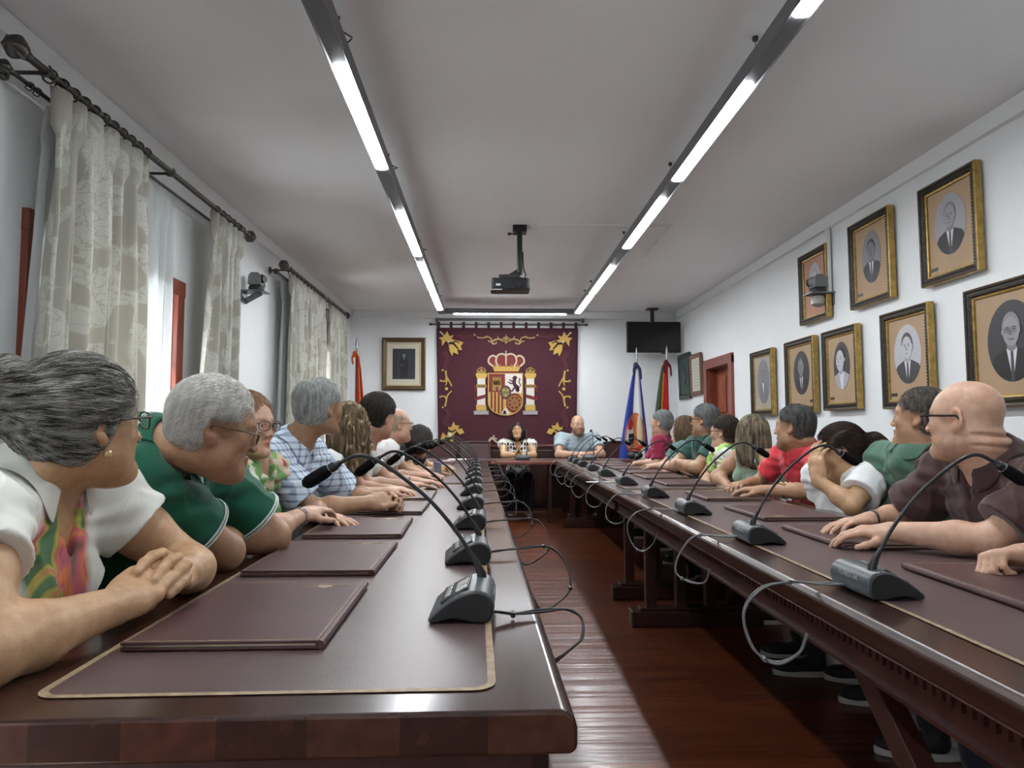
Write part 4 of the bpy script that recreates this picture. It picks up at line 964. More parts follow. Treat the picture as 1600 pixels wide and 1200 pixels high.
GREEN = cloth('green_polo', (.010,.098,.058)); GDK = cloth('green_collar', (.010,.105,.06)); WST = cloth('white_stripe', (.6,.68,.64))
flatR = dict(n=(0,0,1), curl=(14, 18, 10)); fistR = dict(curl=(60, 70, 40))
c = P_('m2', 'white-haired man leaning forward in a green polo shirt with pale striped collar and cuffs', (-1.06, 2.02), 78,
  res=.0042, skin=SK['tan'], skin_name='tan', head=A(336, 670, 1.80), head_rot=(64, -14, 4), hs=1.0, girth=1.15, arm=1.18, fat=.8, scalp=(1.3,1.5,1.7), neckr=.064,
  neck=(-.845, 1.82, 1.055), shR=(-.845, 1.73, .985), shL=(-.80, 2.06, .975), elR=(-.705, 1.94, .800), elL=(-.655, 2.20, .800), wrR=(-.80, 2.17, .805), wrL=(-.80, 2.03, .83),
  hR=dict(u=(-.3, .9, .1), n=(0,0,1), curl=(30,40,20)), hL=dict(u=(-.4, -.9, .0), n=(0,0,1), curl=(30,40,20)),
  shirt=dict(mat=GREEN, sleeve=.70, cuff=.066, neck='polo', fold=.005, e=.011, collar=GDK, gap=.3, trim=[(.006, WST), (.014, WST)], collar_stripe=[(.15, WST), (.5, WST)]))
hair(c[0], c[1], 'short', hair_mat('hair_white', (.55,.54,.49), (.92,.92,.88)), strand=9000, res=.005, seed=5, thick=.009, L=.032, r=.0005)
glasses(c[0], c[1], mat('glasses_thin', (.12,.10,.08), .25, metal=.6))

PRG = mat('green_print_cloth', (.20,.45,.12), .85)
nt, n, l, b = nodes(PRG); tc = n.new('ShaderNodeTexCoord'); nz = n.new('ShaderNodeTexVoronoi'); nz.inputs['Scale'].default_value = 24; nzz = n.new('ShaderNodeTexNoise'); nzz.inputs['Scale'].default_value = 9; mxv = n.new('ShaderNodeMix'); mxv.data_type = 'RGBA'; mxv.inputs[0].default_value = .12
l.new(tc.outputs['Object'], nzz.inputs['Vector']); l.new(tc.outputs['Object'], mxv.inputs[6]); l.new(nzz.outputs[1], mxv.inputs[7]); l.new(mxv.outputs[2], nz.inputs['Vector'])
r = n.new('ShaderNodeValToRGB'); r.color_ramp.interpolation = 'CONSTANT'; sp = n.new('ShaderNodeSeparateColor'); l.new(nz.outputs['Color'], sp.inputs[0]); l.new(sp.outputs[0], r.inputs[0])
r.color_ramp.elements[0].color = (.22,.42,.15,1); r.color_ramp.elements[1].position = .38; r.color_ramp.elements[1].color = (.55,.62,.48,1)
for pp, cc in ((.62, (.10,.28,.08)), (.78, (.45,.10,.12)), (.88, (.62,.50,.36))): e = r.color_ramp.elements.new(pp); e.color = (*cc, 1)
l.new(r.outputs[0], b.inputs['Base Color'])
c = P_('w3', 'woman with dark-rimmed glasses in a bright green print blouse, one hand resting over the other', (-1.08, 2.72), 82,
  res=.0048, skin=SK['pink'], skin_name='pink', head=A(388, 666, 2.62), head_rot=(112, -2, 0), fem=1, girth=1.02, bust=1, arm=.98, hs=.98, brow=.6,
  neck=(-.90, 2.68, .985), shR=(-.90, 2.50, .95), shL=(-.88, 2.87, .95), elR=(-.71, 2.32, .795), elL=(-.72, 2.98, .795), wrR=(-.665, 2.555, .822), wrL=(-.655, 2.80, .792),
  hR=dict(u=(.35, .85, .12), n=(.1, -.1, 1), curl=(16, 28, 16)), hL=dict(u=(.75, -.55, -.06), n=(0, 0, 1), curl=(6, 10, 6)),
  shirt=dict(mat=PRG, sleeve=.45, neck='v', fold=.005, e=.010))
hair(c[0], c[1], 'short', hair_mat('hair_copper', (.22,.11,.06), (.48,.29,.17)), strand=5000, res=.006, seed=8, thick=.011, L=.045)
glasses(c[0], c[1], GD)
q = MB(); 
W_ = Vector((-.665, 2.555, .822)); dd = Vector((.20, .95, .1)).normalized(); 
for k in range(2):
    a1 = dd.cross(Vector((0,0,1))).normalized(); a2 = dd.cross(a1)
    q.tube([W_-dd*(.008+.012*k)+(a1*math.cos(t)+a2*math.sin(t))*.031 for t in np.linspace(0, 2*PI, 25)], .0022, 6, cap=False)
q.build('bracelet', M_steel, c[0], smooth=True).location = -c[0].location

CHK = mat('check_cloth', (.62,.70,.78), .85); nt, n, l, b = nodes(CHK); tc = n.new('ShaderNodeTexCoord')
wv = []
for ax in ('X', 'Z', 'Y'):
    w_ = n.new('ShaderNodeTexWave'); w_.bands_direction = ax; w_.inputs['Scale'].default_value = 11.0; w_.inputs['Distortion'].default_value = .6; w_.inputs['Detail'].default_value = 0; l.new(tc.outputs['Object'], w_.inputs['Vector'])
    m_ = n.new('ShaderNodeMapRange'); m_.inputs[1].default_value = .70; m_.inputs[2].default_value = .90; l.new(w_.outputs['Fac'], m_.inputs[0]); wv.append(m_)
a_ = n.new('ShaderNodeMath'); a_.operation = 'ADD'; l.new(wv[2].outputs[0], a_.inputs[0]); l.new(wv[1].outputs[0], a_.inputs[1]); a_2 = n.new('ShaderNodeMath'); a_2.operation = 'MULTIPLY'; a_2.inputs[1].default_value = .5; l.new(a_.outputs[0], a_2.inputs[0])
r = n.new('ShaderNodeValToRGB'); r.color_ramp.elements[0].color = (.62,.73,.84,1); r.color_ramp.elements[1].color = (.13,.17,.30,1); l.new(a_2.outputs[0], r.inputs[0]); l.new(r.outputs[0], b.inputs['Base Color'])
c = P_('m4', 'grey-haired man with a small bald crown in a pale blue checked shirt, hands folded', (-1.10, 3.22), 80,
  res=.0046, skin=SK['tan'], skin_name='tan', head=A(500, 638, 3.05), head_rot=(38, 0, 2), girth=1.16, arm=1.08, hs=.99, neckr=.06,
  neck=(-.84, 3.06, 1.035), shR=(-.91, 2.90, .99), shL=(-.83, 3.26, .99), elR=(-.72, 2.93, .800), elL=(-.66, 3.42, .800), wrR=(-.52, 3.09, .812), wrL=(-.50, 3.24, .812),
  hR=dict(u=(.8, .55, .10), n=(.15, -.75, .6), curl=(38, 55, 30), thumbdir=[(.4,.8,.3), (.1,.95,.3), (.0,.95,.2)]), hL=dict(u=(.8, -.45, .15), n=(.1, .75, .6), curl=(34, 50, 30), thumbdir=[(.5,.6,.5), (.3,.7,.6), (.1,.9,.4)]),
  shirt=dict(mat=CHK, sleeve=.82, cuff=.066, neck='polo', fold=.006, e=.014, collar=CHK, gap=.35))
hair(c[0], c[1], 'balding', hair_mat('hair_silver', (.26,.28,.27), (.78,.80,.77)), strand=8000, res=.005, seed=11, thick=.013, L=.045, r=.0006)

WHT = cloth('white_cloth', (.74,.76,.76)); OFFW = cloth('offwhite_cloth', (.72,.73,.66))
c = P_('w5', 'woman with long curly light-brown hair seen from behind, beyond the checked shirt', (-1.05, 3.86), 78,
  res=.0055, skin=SK['pink'], skin_name='pink', head=A(548, 667, 3.72), head_rot=(42, 4, 0), fem=1, girth=.95, bust=1, arm=.9, hs=.97,
  neck=(-.82, 3.74, .975), elR=(-.70, 3.60, .80), elL=(-.72, 4.02, .80), wrR=(-.55, 3.80, .80), wrL=(-.56, 3.95, .80), shR=(-.80, 3.58, .935), shL=(-.80, 3.92, .935),
  hR=dict(n=(0,0,1), curl=(20,30,15)), hL=dict(n=(0,0,1), curl=(15,20,15)), shirt=dict(mat=WHT, sleeve=.35, neck='scoop', e=.008))
hair(c[0], c[1], 'curly', hair_mat('hair_lightbrown', (.07,.045,.02), (.36,.27,.16), (60, 60, 12)), strand=6000, res=.006, seed=13, thick=.012, L=.08, r=.0008)

c = P_('m6', 'young man with short dark brown hair in a white t-shirt, forearms on the table', (-1.06, 4.45), 76,
  res=.0055, skin=SK['pink'], skin_name='pink', head=A(592, 651, 4.22), head_rot=(38, -6, 6), scalp=(.25,.25,.25), girth=1.15, arm=1.12, fat=.6, hs=1.02, neckr=.064,
  neck=(-.76, 4.25, 1.00), shR=(-.83, 4.10, .95), shL=(-.80, 4.46, .95), elR=(-.72, 4.22, .80), elL=(-.66, 4.62, .80), wrR=(-.50, 4.36, .792), wrL=(-.46, 4.62, .792),
  hR=dict(u=(.95,.25,-.03), n=(0,0,1), curl=(8,10,6)), hL=dict(u=(.95,.1,-.03), n=(0,0,1), curl=(12,14,8)), shirt=dict(mat=OFFW, sleeve=.5, neck='crew', e=.012, fold=.005))
hair(c[0], c[1], 'short', hair_mat('hair_darkbrown', (.014,.012,.010), (.075,.062,.05)), strand=6000, res=.006, seed=17, thick=.018, L=.045, r=.0008)
q = MB(); W_ = Vector((-.49, 4.60, .794)); q.tube([W_+Vector((-.02, .031*math.cos(t), .031*math.sin(t))) for t in np.linspace(0, 2*PI, 19)], .004, 6, cap=False); q.build('bracelet', M_black, c[0], smooth=True).location = -c[0].location

RDW = cloth('white_red_cloth', (.74,.72,.72))
c = P_('m7', 'man with glasses in a white and red shirt, half hidden behind the dark-haired man', (-1.08, 5.35), 80,
  res=.006, skin=SK['pink'], skin_name='pink', head=A(621, 664, 5.15), head_rot=(62, 0, 0), girth=.95, fat=.4, neckr=.06,
  neck=(-.74, 5.17, .995), elR=(-.68, 5.05, .80), elL=(-.62, 5.45, .80), wrR=(-.50, 5.22, .795), wrL=(-.48, 5.38, .795), hR=dict(curl=(20,30,15)), hL=dict(curl=(20,30,15)), shirt=dict(mat=RDW, sleeve=.55, neck='polo', e=.01, collar=cloth('red_cloth', (.55,.03,.05)), gap=.35))
hair(c[0], c[1], 'fringe', hair_mat('hair_sandy', (.30,.22,.16), (.5,.4,.3)), strand=1500, res=.007, seed=19, thick=.006, L=.02)
glasses(c[0], c[1], mat('glasses_thin', (.12,.10,.08)))
BLK = cloth('black_cloth', (.014,.014,.016))
c = P_('p8', 'dark-haired person in black bending over the left table with a phone', (-1.0, 6.15), 78,
  res=.006, skin=SK['warm'], skin_name='warm', head=A(656, 690, 5.85), head_rot=(60, -30, 0), girth=1.0, fem=1, neck=(-.66, 5.95, .945), shR=(-.72, 5.78, .92), shL=(-.68, 6.1, .92), elR=(-.62, 5.72, .80), elL=(-.52, 6.2, .80), wrR=(-.46, 5.90, .795), wrL=(-.42, 6.02, .80),
  hR=dict(curl=(30,40,20)), hL=dict(curl=(40,40,20), u=(.8,-.4,.2)), shirt=dict(mat=BLK, sleeve=.6, neck='crew', e=.012))
hair(c[0], c[1], 'bob', hair_mat('hair_black', (.010,.008,.007), (.035,.028,.022)), strand=1500, res=.007, seed=23, thick=.012, L=.05)

# ---- right row
MAR = cloth('maroon_brown_polo', (.058,.028,.027)); MARC = cloth('maroon_collar', (.05,.025,.024))
c = P_('m2r', 'bald man with black-framed glasses in a dark maroon polo shirt, forearms on a folder', (1.86, 2.30), -84,
  res=.0040, skin=SK['pink'], skin_name='pink', head=A(1507, 656, 2.22), head_rot=(-33, 0, 0), rolls=1, girth=1.28, arm=1.12, fat=1, hs=1.05, neckr=.068, belly=1.0,
  neck=(1.60, 2.22, .995), shL=(1.62, 1.99, .945), shR=(1.60, 2.44, .955), elL=(1.44, 2.02, .805), elR=(1.50, 2.58, .80), wrL=(1.245, 2.19, .808), wrR=(1.33, 2.47, .808),
  hL=dict(u=(-.85, .35, -.04), n=(.05, -.15, 1), curl=(14, 24, 14)), hR=dict(u=(-.95, -.15, -.06), n=(0, .1, 1), curl=(12, 18, 12)),
  shirt=dict(mat=MAR, sleeve=.78, cuff=.072, neck='polo', fold=.006, e=.014, collar=MARC, gap=.32))
glasses(c[0], c[1], mat('glasses_black', (.01,.01,.01), .3), th=1.7)
q = MB(); W_ = Vector((1.345, 2.476, .809)); q.tube([W_+Vector((.0, .034*math.cos(t), .030*math.sin(t))) for t in np.linspace(0, 2*PI, 21)], .006, 8, cap=False); q.build('wristband', M_black, c[0], smooth=True).location = -c[0].location

SGR = cloth('sage_polo', (.085,.17,.12)); SGC = cloth('sage_collar', (.075,.15,.105))
c = P_('m3r', 'man with short greying dark hair in a sage green polo with a brown bag strap', (2.00, 2.98), -76,
  res=.0048, skin=SK['tan'], skin_name='tan', head=A(1437, 654, 2.86), head_rot=(-42, 3, 0), girth=1.08, hs=.99, scalp=(.5,.55,.6), fat=.3, neckr=.06,
  neck=(1.755, 2.88, 1.015), shL=(1.78, 2.70, .965), shR=(1.74, 3.07, .97), elL=(1.78, 2.62, .70), elR=(1.66, 3.22, .72), wrL=(1.72, 2.86, .62), wrR=(1.68, 3.0, .62),
  hL=dict(curl=(30,30,20)), hR=dict(curl=(30,30,20)), shirt=dict(mat=SGR, sleeve=.62, neck='crew', fold=.006, e=.013, collar=SGC, gap=.3, ))
hair(c[0], c[1], 'short', hair_mat('hair_grey_brown', (.045,.038,.03), (.22,.20,.17)), strand=6000, res=.005, seed=29, thick=.009, L=.03)
cr_, TFm, nbm, TRm = c[0], c[2], c[3], c[4]
pts = [nbm+TRm[0]*(-.10)+TRm[2]*.005-TRm[1]*.06, nbm+TRm[0]*(-.10)+TRm[2]*.012+TRm[1]*.02, nbm+TRm[0]*(-.075)-TRm[2]*.06+TRm[1]*.105, nbm+TRm[0]*(-.02)-TRm[2]*.16+TRm[1]*.150, nbm+TRm[0]*.05-TRm[2]*.27+TRm[1]*.160, nbm+TRm[0]*.13-TRm[2]*.38+TRm[1]*.145]
P = sm_path([Vector(p) for p in pts], 6); q = MB(); vs = []; fs = []
for i, p_ in enumerate(P):
    t = (P[min(i+1, len(P)-1)]-P[max(0, i-1)]).normalized(); s_ = t.cross(Vector(TRm[1])).normalized() if i > 6 else Vector(TRm[0])
    for k_ in (-.018, .018): vs.append(p_+s_*k_)
for i in range(len(P)-1): fs.append((2*i, 2*i+1, 2*i+3, 2*i+2))
vs = np.array([list(v_) for v_ in vs])
for _ in range(5): vs = vs+c[8].grad(vs)*(.010-c[8].val(vs))[:, None]
q.add([tuple(v_) for v_ in vs], fs); o = q.build('bag_strap', cloth('brown_strap', (.10,.055,.045)), cr_); o.location = -cr_.location; sl = o.modifiers.new('t', 'SOLIDIFY'); sl.thickness = .004; sl.offset = 0

c = P_('w4r', 'woman with a dark brown ponytail in a white frilled blouse, hand raised to her face', (1.86, 3.36), -80,
  res=.0048, skin=SK['warm'], skin_name='warm', head=A(1314, 706, 3.22), head_rot=(-62, -22, -4), fem=1, hs=.97, girth=1.05, bust=1, arm=.92, neckr=.05,
  neck=(1.64, 3.27, .925), shL=(1.665, 3.085, .885), shR=(1.60, 3.42, .885), elL=(1.545, 3.01, .80), elR=(1.66, 3.46, .76), wrL=(1.455, 3.13, .905), wrR=(1.64, 3.30, .72),
  hL=dict(u=(.05, .15, 1), n=(-.9, -.35, .15), curl=(14, 22, 14)), hR=dict(curl=(25,30,20)), shirt=dict(mat=WHT, sleeve=.38, cuff=.068, neck='scoop', e=.010, ruffle=1, part='blouse'))
hair(c[0], c[1], 'ponytail', hair_mat('hair_chestnut', (.014,.009,.007), (.075,.042,.03), (70, 9, 70)), strand=7000, res=.005, seed=31, thick=.013, L=.06)
# tortoiseshell bangles on the forearm lying on the table
c5 = P_('m5r', 'man with short dark grey hair in a coral red polo shirt facing away', (2.02, 4.22), -78,
  res=.0052, skin=SK['tan'], skin_name='tan', head=A(1240, 668, 4.05), head_rot=(-46, 0, 0), hs=1.03, scalp=(.4,.45,.5), girth=1.10, fat=.3, neckr=.06,
  neck=(1.80, 4.08, .995), shL=(1.83, 3.89, .945), shR=(1.79, 4.27, .95), elL=(1.70, 3.72, .80), elR=(1.66, 4.40, .79), wrL=(1.47, 3.82, .80), wrR=(1.52, 4.24, .80), hL=dict(curl=(20,30,20)), hR=dict(curl=(20,30,20)),
  shirt=dict(mat=cloth('coral_polo', (.62,.045,.065)), sleeve=.66, neck='polo', fold=.005, e=.012, collar=cloth('coral_collar', (.55,.04,.06)), gap=.3))
hair(c5[0], c5[1], 'short', hair_mat('hair_dark_grey', (.03,.03,.03), (.17,.17,.16)), strand=5000, res=.006, seed=37, thick=.009, L=.03)
q = MB()
for k_ in range(3): q.tube([Vector((1.565+.022*k_, 3.785-.008*k_, .803))+Vector((.006*math.sin(3*t), .034*math.cos(t), .036*math.sin(t))) for t in np.linspace(0, 2*PI, 21)], .009, 8, cap=False)
q.build('bangle', mat('tortoiseshell', (.10,.035,.008), .2, noise=.8, nscale=40, col2=(.5,.28,.08)), c5[0], smooth=True).location = -c5[0].location

SAGE = cloth('sage_top', (.25,.36,.27))
c = P_('w6r', 'woman with long dark hair streaked blonde in a sleeveless sage top, bare upper arm', (1.98, 4.95), -80,
  res=.0055, skin=SK['tan'], skin_name='tan', head=A(1174, 678, 4.78), head_rot=(-26, 2, 0), fem=1, hs=1.0, girth=1.02, bust=1, arm=1.1,
  neck=(1.79, 4.80, .96), shL=(1.83, 4.62, .92), shR=(1.77, 4.97, .92), elL=(1.74, 4.46, .77), elR=(1.62, 5.05, .79), wrL=(1.66, 4.66, .74), wrR=(1.64, 4.86, .74), hL=dict(curl=(25,30,20)), hR=dict(curl=(25,30,20)),
  shirt=dict(mat=SAGE, sleeve=0, neck='scoop', e=.010, part='sleeveless_top'))
hair(c[0], c[1], 'long', hair_mat('hair_streaked', (.03,.024,.018), (.45,.38,.26), (55, 55, 7)), strand=6000, res=.006, seed=41, thick=.012, L=.09, r=.0009)

PRB = mat('white_green_blue_print', (.6,.7,.5), .85); nt, n, l, b = nodes(PRB); tc = n.new('ShaderNodeTexCoord'); vo = n.new('ShaderNodeTexVoronoi'); vo.inputs['Scale'].default_value = 13
l.new(tc.outputs['Object'], vo.inputs['Vector']); sp = n.new('ShaderNodeSeparateColor'); l.new(vo.outputs['Color'], sp.inputs[0]); r = n.new('ShaderNodeValToRGB'); r.color_ramp.interpolation = 'CONSTANT'; l.new(sp.outputs[0], r.inputs[0])
r.color_ramp.elements[0].color = (.70,.74,.70,1); r.color_ramp.elements[1].position = .35; r.color_ramp.elements[1].color = (.40,.58,.15,1)
for pp, cc in ((.6, (.16,.34,.10)), (.75, (.12,.14,.34)), (.86, (.60,.70,.35))): e = r.color_ramp.elements.new(pp); e.color = (*cc, 1)
l.new(r.outputs[0], b.inputs['Base Color'])
c = P_('w7r', 'woman with short dark brown hair in a white blouse printed green and blue', (2.0, 5.50), -78,
  res=.006, skin=SK['pink'], skin_name='pink', head=A(1131, 676, 5.30), head_rot=(-48, 0, 0), fem=1, girth=1.05, bust=1, neck=(1.76, 5.32, .955), elL=(1.72, 5.10, .76), elR=(1.70, 5.58, .76), wrL=(1.67, 5.3, .70), wrR=(1.67, 5.42, .70), hL=dict(curl=(25,30,20)), hR=dict(curl=(25,30,20)),
  shirt=dict(mat=PRB, sleeve=.5, neck='v', e=.012, part='blouse'))
hair(c[0], c[1], 'short', hair_mat('hair_brown_dark', (.022,.014,.010), (.09,.06,.045)), strand=3000, res=.006, seed=43, thick=.013, L=.045)
glasses(c[0], c[1], GD)
c = P_('m8r', 'man with thick grey hair and glasses in a dark green polo shirt, arms folded', (2.02, 6.02), -72,
  res=.006, skin=SK['tan'], skin_name='tan', head=A(1100, 657, 5.85), head_rot=(-52, 0, 0), hs=1.04, scalp=(.5,.6,.7), girth=1.25, arm=1.15, fat=.4, belly=.9, neck=(1.79, 5.88, 1.03), shL=(1.82, 5.67, .98), shR=(1.78, 6.10, .98), elL=(1.64, 5.62, .825), elR=(1.58, 6.05, .83), wrL=(1.56, 5.88, .86), wrR=(1.58, 5.83, .82),
  hL=dict(u=(.2,.9,.1), n=(-1,0,.3), curl=(25,30,20)), hR=dict(u=(.1,-.9,-.1), n=(-1,0,.2), curl=(20,25,15)), shirt=dict(mat=cloth('dark_green_polo', (.028,.082,.066)), sleeve=.62, neck='polo', e=.013, collar=cloth('dark_green_collar', (.025,.07,.055)), gap=.3, part='polo_shirt'))
hair(c[0], c[1], 'short', hair_mat('hair_midgrey', (.06,.065,.065), (.30,.31,.31)), strand=4000, res=.006, seed=47, thick=.014, L=.045)
glasses(c[0], c[1], GD)
c = P_('w9r', 'woman with shoulder-length light brown hair in a teal top', (2.0, 6.75), -76,
  res=.0065, skin=SK['pink'], skin_name='pink', head=A(1068, 672, 6.55), head_rot=(-55, 4, 0), fem=1, hs=1.02, girth=1.08, bust=1, neck=(1.79, 6.58, .965), elL=(1.68, 6.38, .80), elR=(1.66, 6.82, .78), wrL=(1.54, 6.6, .795), wrR=(1.66, 6.7, .74), hL=dict(curl=(20,20,20)), hR=dict(curl=(20,20,20)),
  shirt=dict(mat=cloth('teal_cloth', (.10,.20,.185)), sleeve=.6, neck='crew', e=.012, part='top'))
hair(c[0], c[1], 'bob', hair_mat('hair_caramel', (.10,.06,.03), (.30,.20,.12)), strand=3000, res=.007, seed=53, thick=.013, L=.07)
c = P_('m10r', 'man with grey hair in a magenta polo shirt, furthest along the right table', (1.98, 7.45), -72,
  res=.0065, skin=SK['pink'], skin_name='pink', head=A(1033, 661, 7.2), head_rot=(-52, 0, 0), hs=1.04, girth=1.08, neck=(1.75, 7.24, 1.02), elL=(1.66, 7.0, .80), elR=(1.66, 7.45, .78), wrL=(1.53, 7.22, .795), wrR=(1.66, 7.36, .74), hL=dict(curl=(20,20,20)), hR=dict(curl=(20,20,20)),
  shirt=dict(mat=cloth('magenta_polo', (.27,.02,.06)), sleeve=.85, neck='polo', e=.013, collar=cloth('magenta_collar', (.22,.018,.05)), gap=.3))
hair(c[0], c[1], 'short', hair_mat('hair_grey_pale', (.10,.11,.11), (.40,.42,.42)), strand=3000, res=.007, seed=59, thick=.010, L=.04)
# hand and forearm reaching in from the right; the person sits outside the picture
c = P_('p1r', 'person in black whose fist and forearm rest on the right table at the picture edge', (2.05, 1.72), -88,
  res=.0045, skin=SK['pink'], skin_name='pink', head=(1.86, 1.62, 1.20), head_rot=(-40, 0, 0), girth=1.1, arm=1.05, neck=(1.90, 1.66, 1.03), shL=(1.92, 1.46, .98), shR=(1.90, 1.86, .98), elL=(1.72, 1.50, .80), elR=(1.66, 1.90, .80), wrL=(1.50, 1.62, .80), wrR=(1.345, 1.785, .805),
  hR=dict(u=(-.92, -.22, .02), n=(.15, .35, .92), curls=[(58, 72, 40), (60, 74, 42), (62, 74, 42), (62, 70, 40)], thumbdir=[(.55,.75,-.2), (.1,.85,-.5), (-.2,.85,-.5)]), hL=dict(curl=(25,30,20)), stripes=1,
  shirt=dict(mat=BLK, sleeve=.72, neck='crew', e=.012))
hair(c[0], c[1], 'short', MATS['hair_darkbrown'], res=.008, seed=61)

# ---- head table
PAT = mat('white_black_leaf_print', (.78,.76,.72), .85); nt, n, l, b = nodes(PAT); tc = n.new('ShaderNodeTexCoord'); mp = n.new('ShaderNodeMapping'); mp.inputs['Scale'].default_value = (26, 26, 15); vo = n.new('ShaderNodeTexVoronoi'); vo.inputs['Scale'].default_value = 1; vo.inputs['Randomness'].default_value = .35
l.new(tc.outputs['Object'], mp.inputs[0]); l.new(mp.outputs[0], vo.inputs['Vector']); r = n.new('ShaderNodeValToRGB'); l.new(vo.outputs['Distance'], r.inputs[0]); r.color_ramp.elements[0].position = .36; r.color_ramp.elements[0].color = (.02,.02,.02,1); r.color_ramp.elements[1].position = .42; r.color_ramp.elements[1].color = (.78,.75,.70,1); l.new(r.outputs[0], b.inputs['Base Color'])
c = P_('wh', 'woman speaking at the head table with palms together, in a black and white print blouse', (.40, 10.02), 180,
  res=.006, skin=SK['warm'], skin_name='warm', head=A(808, 674, 9.78), head_rot=(184, 14, 2), fem=1, hs=1.0, girth=1.0, bust=1, mouth=.008, neck=(.385, 9.87, .945), shw=.19, elR=(.19, 9.68, .79), elL=(.60, 9.68, .79), wrR=(.36, 9.62, .795), wrL=(.415, 9.62, .795),
  hR=dict(u=(.12,-.75,.62), n=(-1,0,.1), curl=(6,8,4)), hL=dict(u=(-.12,-.75,.62), n=(1,0,.1), curl=(6,8,4)), shirt=dict(mat=PAT, sleeve=.22, cuff=.07, neck='v', e=.012, part='blouse'), feet=.0, eyes=False)
hair(c[0], c[1], 'bob', hair_mat('hair_auburn_dark', (.02,.010,.010), (.075,.035,.035)), strand=3000, res=.007, seed=67, thick=.012, L=.07)
c = P_('mh', 'bald bearded man in a light blue t-shirt seated at the head table', (1.24, 10.02), 180,
  res=.006, skin=SK['pink'], skin_name='pink', head=A(903, 664, 9.75), head_rot=(172, -2, 0), hs=1.13, fat=1, girth=1.32, arm=1.2, belly=1.0, beard=(.25,.2,.18), beard_amt=.75, neck=(1.22, 9.86, 1.02), shw=.225, elR=(.93, 9.62, .80), elL=(1.52, 9.62, .80), wrR=(1.14, 9.48, .81), wrL=(1.31, 9.48, .81),
  hR=dict(u=(.9,-.2,.1), n=(-.1,-.4,1), curl=(30,45,25)), hL=dict(u=(-.9,-.2,.1), n=(.1,-.4,1), curl=(30,45,25)), shirt=dict(mat=cloth('light_blue_tee', (.34,.43,.47)), sleeve=.6, neck='crew', e=.016, part='t_shirt'))

# ------------------------------------------------------------------ chairs
M_chl = mat('chair_leather', (.055,.016,.016), .35, noise=.2, nscale=9, bump=.1, bscale=200)
def make_chair():
    root = empty('dining_chair'); 
    q = MB().box((0, 0, .445), (.46, .44, .07)); q.build('seat', M_chl, root, bevel=.025, seg=3)
    MB().box((0, 0, .40), (.44, .42, .04)).build('seat_frame', M_wood_dk, root, bevel=.004)
    for sx in (-1, 1):
        MB().bar((sx*.20, .18, 0), (sx*.20, .18, .39), .04, .04, up=(0,1,0)).build('leg', M_wood_dk, root, bevel=.004)
        MB().bar((sx*.20, -.22, 0), (sx*.20, -.19, .40), .04, .04, up=(0,1,0)).build('leg', M_wood_dk, root, bevel=.004)
        MB().bar((sx*.20, -.19, .40), (sx*.20, -.27, .93), .038, .045, up=(0,1,0)).build('back_post', M_wood_dk, root, bevel=.004)
    q = MB().bar((0, -.225, .62), (0, -.272, .93), .40, .035, up=(0,1,0)); q.build('backrest', M_chl, root, bevel=.014, seg=3)
    q = MB().prism([(-.22, .915)]+[(-.22+.44*i/12, .955+.022*math.sin(PI*i/12)) for i in range(13)]+[(.22, .915)], -.295, -.258); q.build('top_rail', M_wood_dk, root, bevel=.008)
    q = MB()
    for k_ in range(10): q.ell((-.18+.04*k_, -.255, .900), (.005, .004, .005), 6)
    q.build('brass_nail', M_gold, root, smooth=True)
    MB().box((0, 0, .18), (.38, .02, .03)).build('stretcher', M_wood_dk, root)
    return root
CH0 = make_chair()
seats = [(-1.14, 1.42, 84, 'under the woman in the floral top'), (-1.14, 2.02, 80, 'under the man in the green polo'), (-1.16, 2.72, 82, 'under the woman in the green print blouse'), (-1.18, 3.24, 80, 'under the man in the checked shirt'), (-1.14, 3.88, 80, 'under the curly-haired woman'), (-1.14, 4.46, 78, 'under the dark-haired young man'), (-1.16, 5.36, 80, 'under the man in the white and red shirt'), (-1.08, 6.16, 78, 'under the person in black at the left table'),
 (1.95, 2.32, -84, 'under the bald man in maroon'), (2.10, 2.97, -78, 'under the man with the bag strap'), (1.98, 3.42, -80, 'under the woman in the white frilled blouse'), (2.10, 4.20, -78, 'under the man in the coral polo'), (2.06, 4.92, -80, 'under the woman in the sleeveless sage top'), (2.08, 5.46, -78, 'under the woman in the green and blue print'), (2.10, 6.0, -76, 'under the man in dark green'), (2.08, 6.72, -76, 'under the woman in the teal top'), (2.06, 7.42, -76, 'under the man in magenta'), (2.12, 1.74, -88, 'at the near end of the right table, mostly out of the picture'),
 (.40, 10.10, 180, 'behind the woman speaking at the head table'), (1.24, 10.12, 180, 'behind the bearded man at the head table'), (1.86, 9.98, 176, 'standing empty between the bearded man and the flag'), (-.20, 9.92, 180, 'standing empty beside the woman at the head table'), (-.72, 9.95, 188, 'standing empty below the left corner of the tapestry')]
for i, (x, y, th, lab) in enumerate(seats):
    o = CH0 if i == 0 else copy_tree(CH0)
    o.location = (x, y, 0); o.rotation_euler = (0, 0, -math.radians(th)); tag(o, 'dark leather chair '+lab, 'chair', 'dark leather chairs')
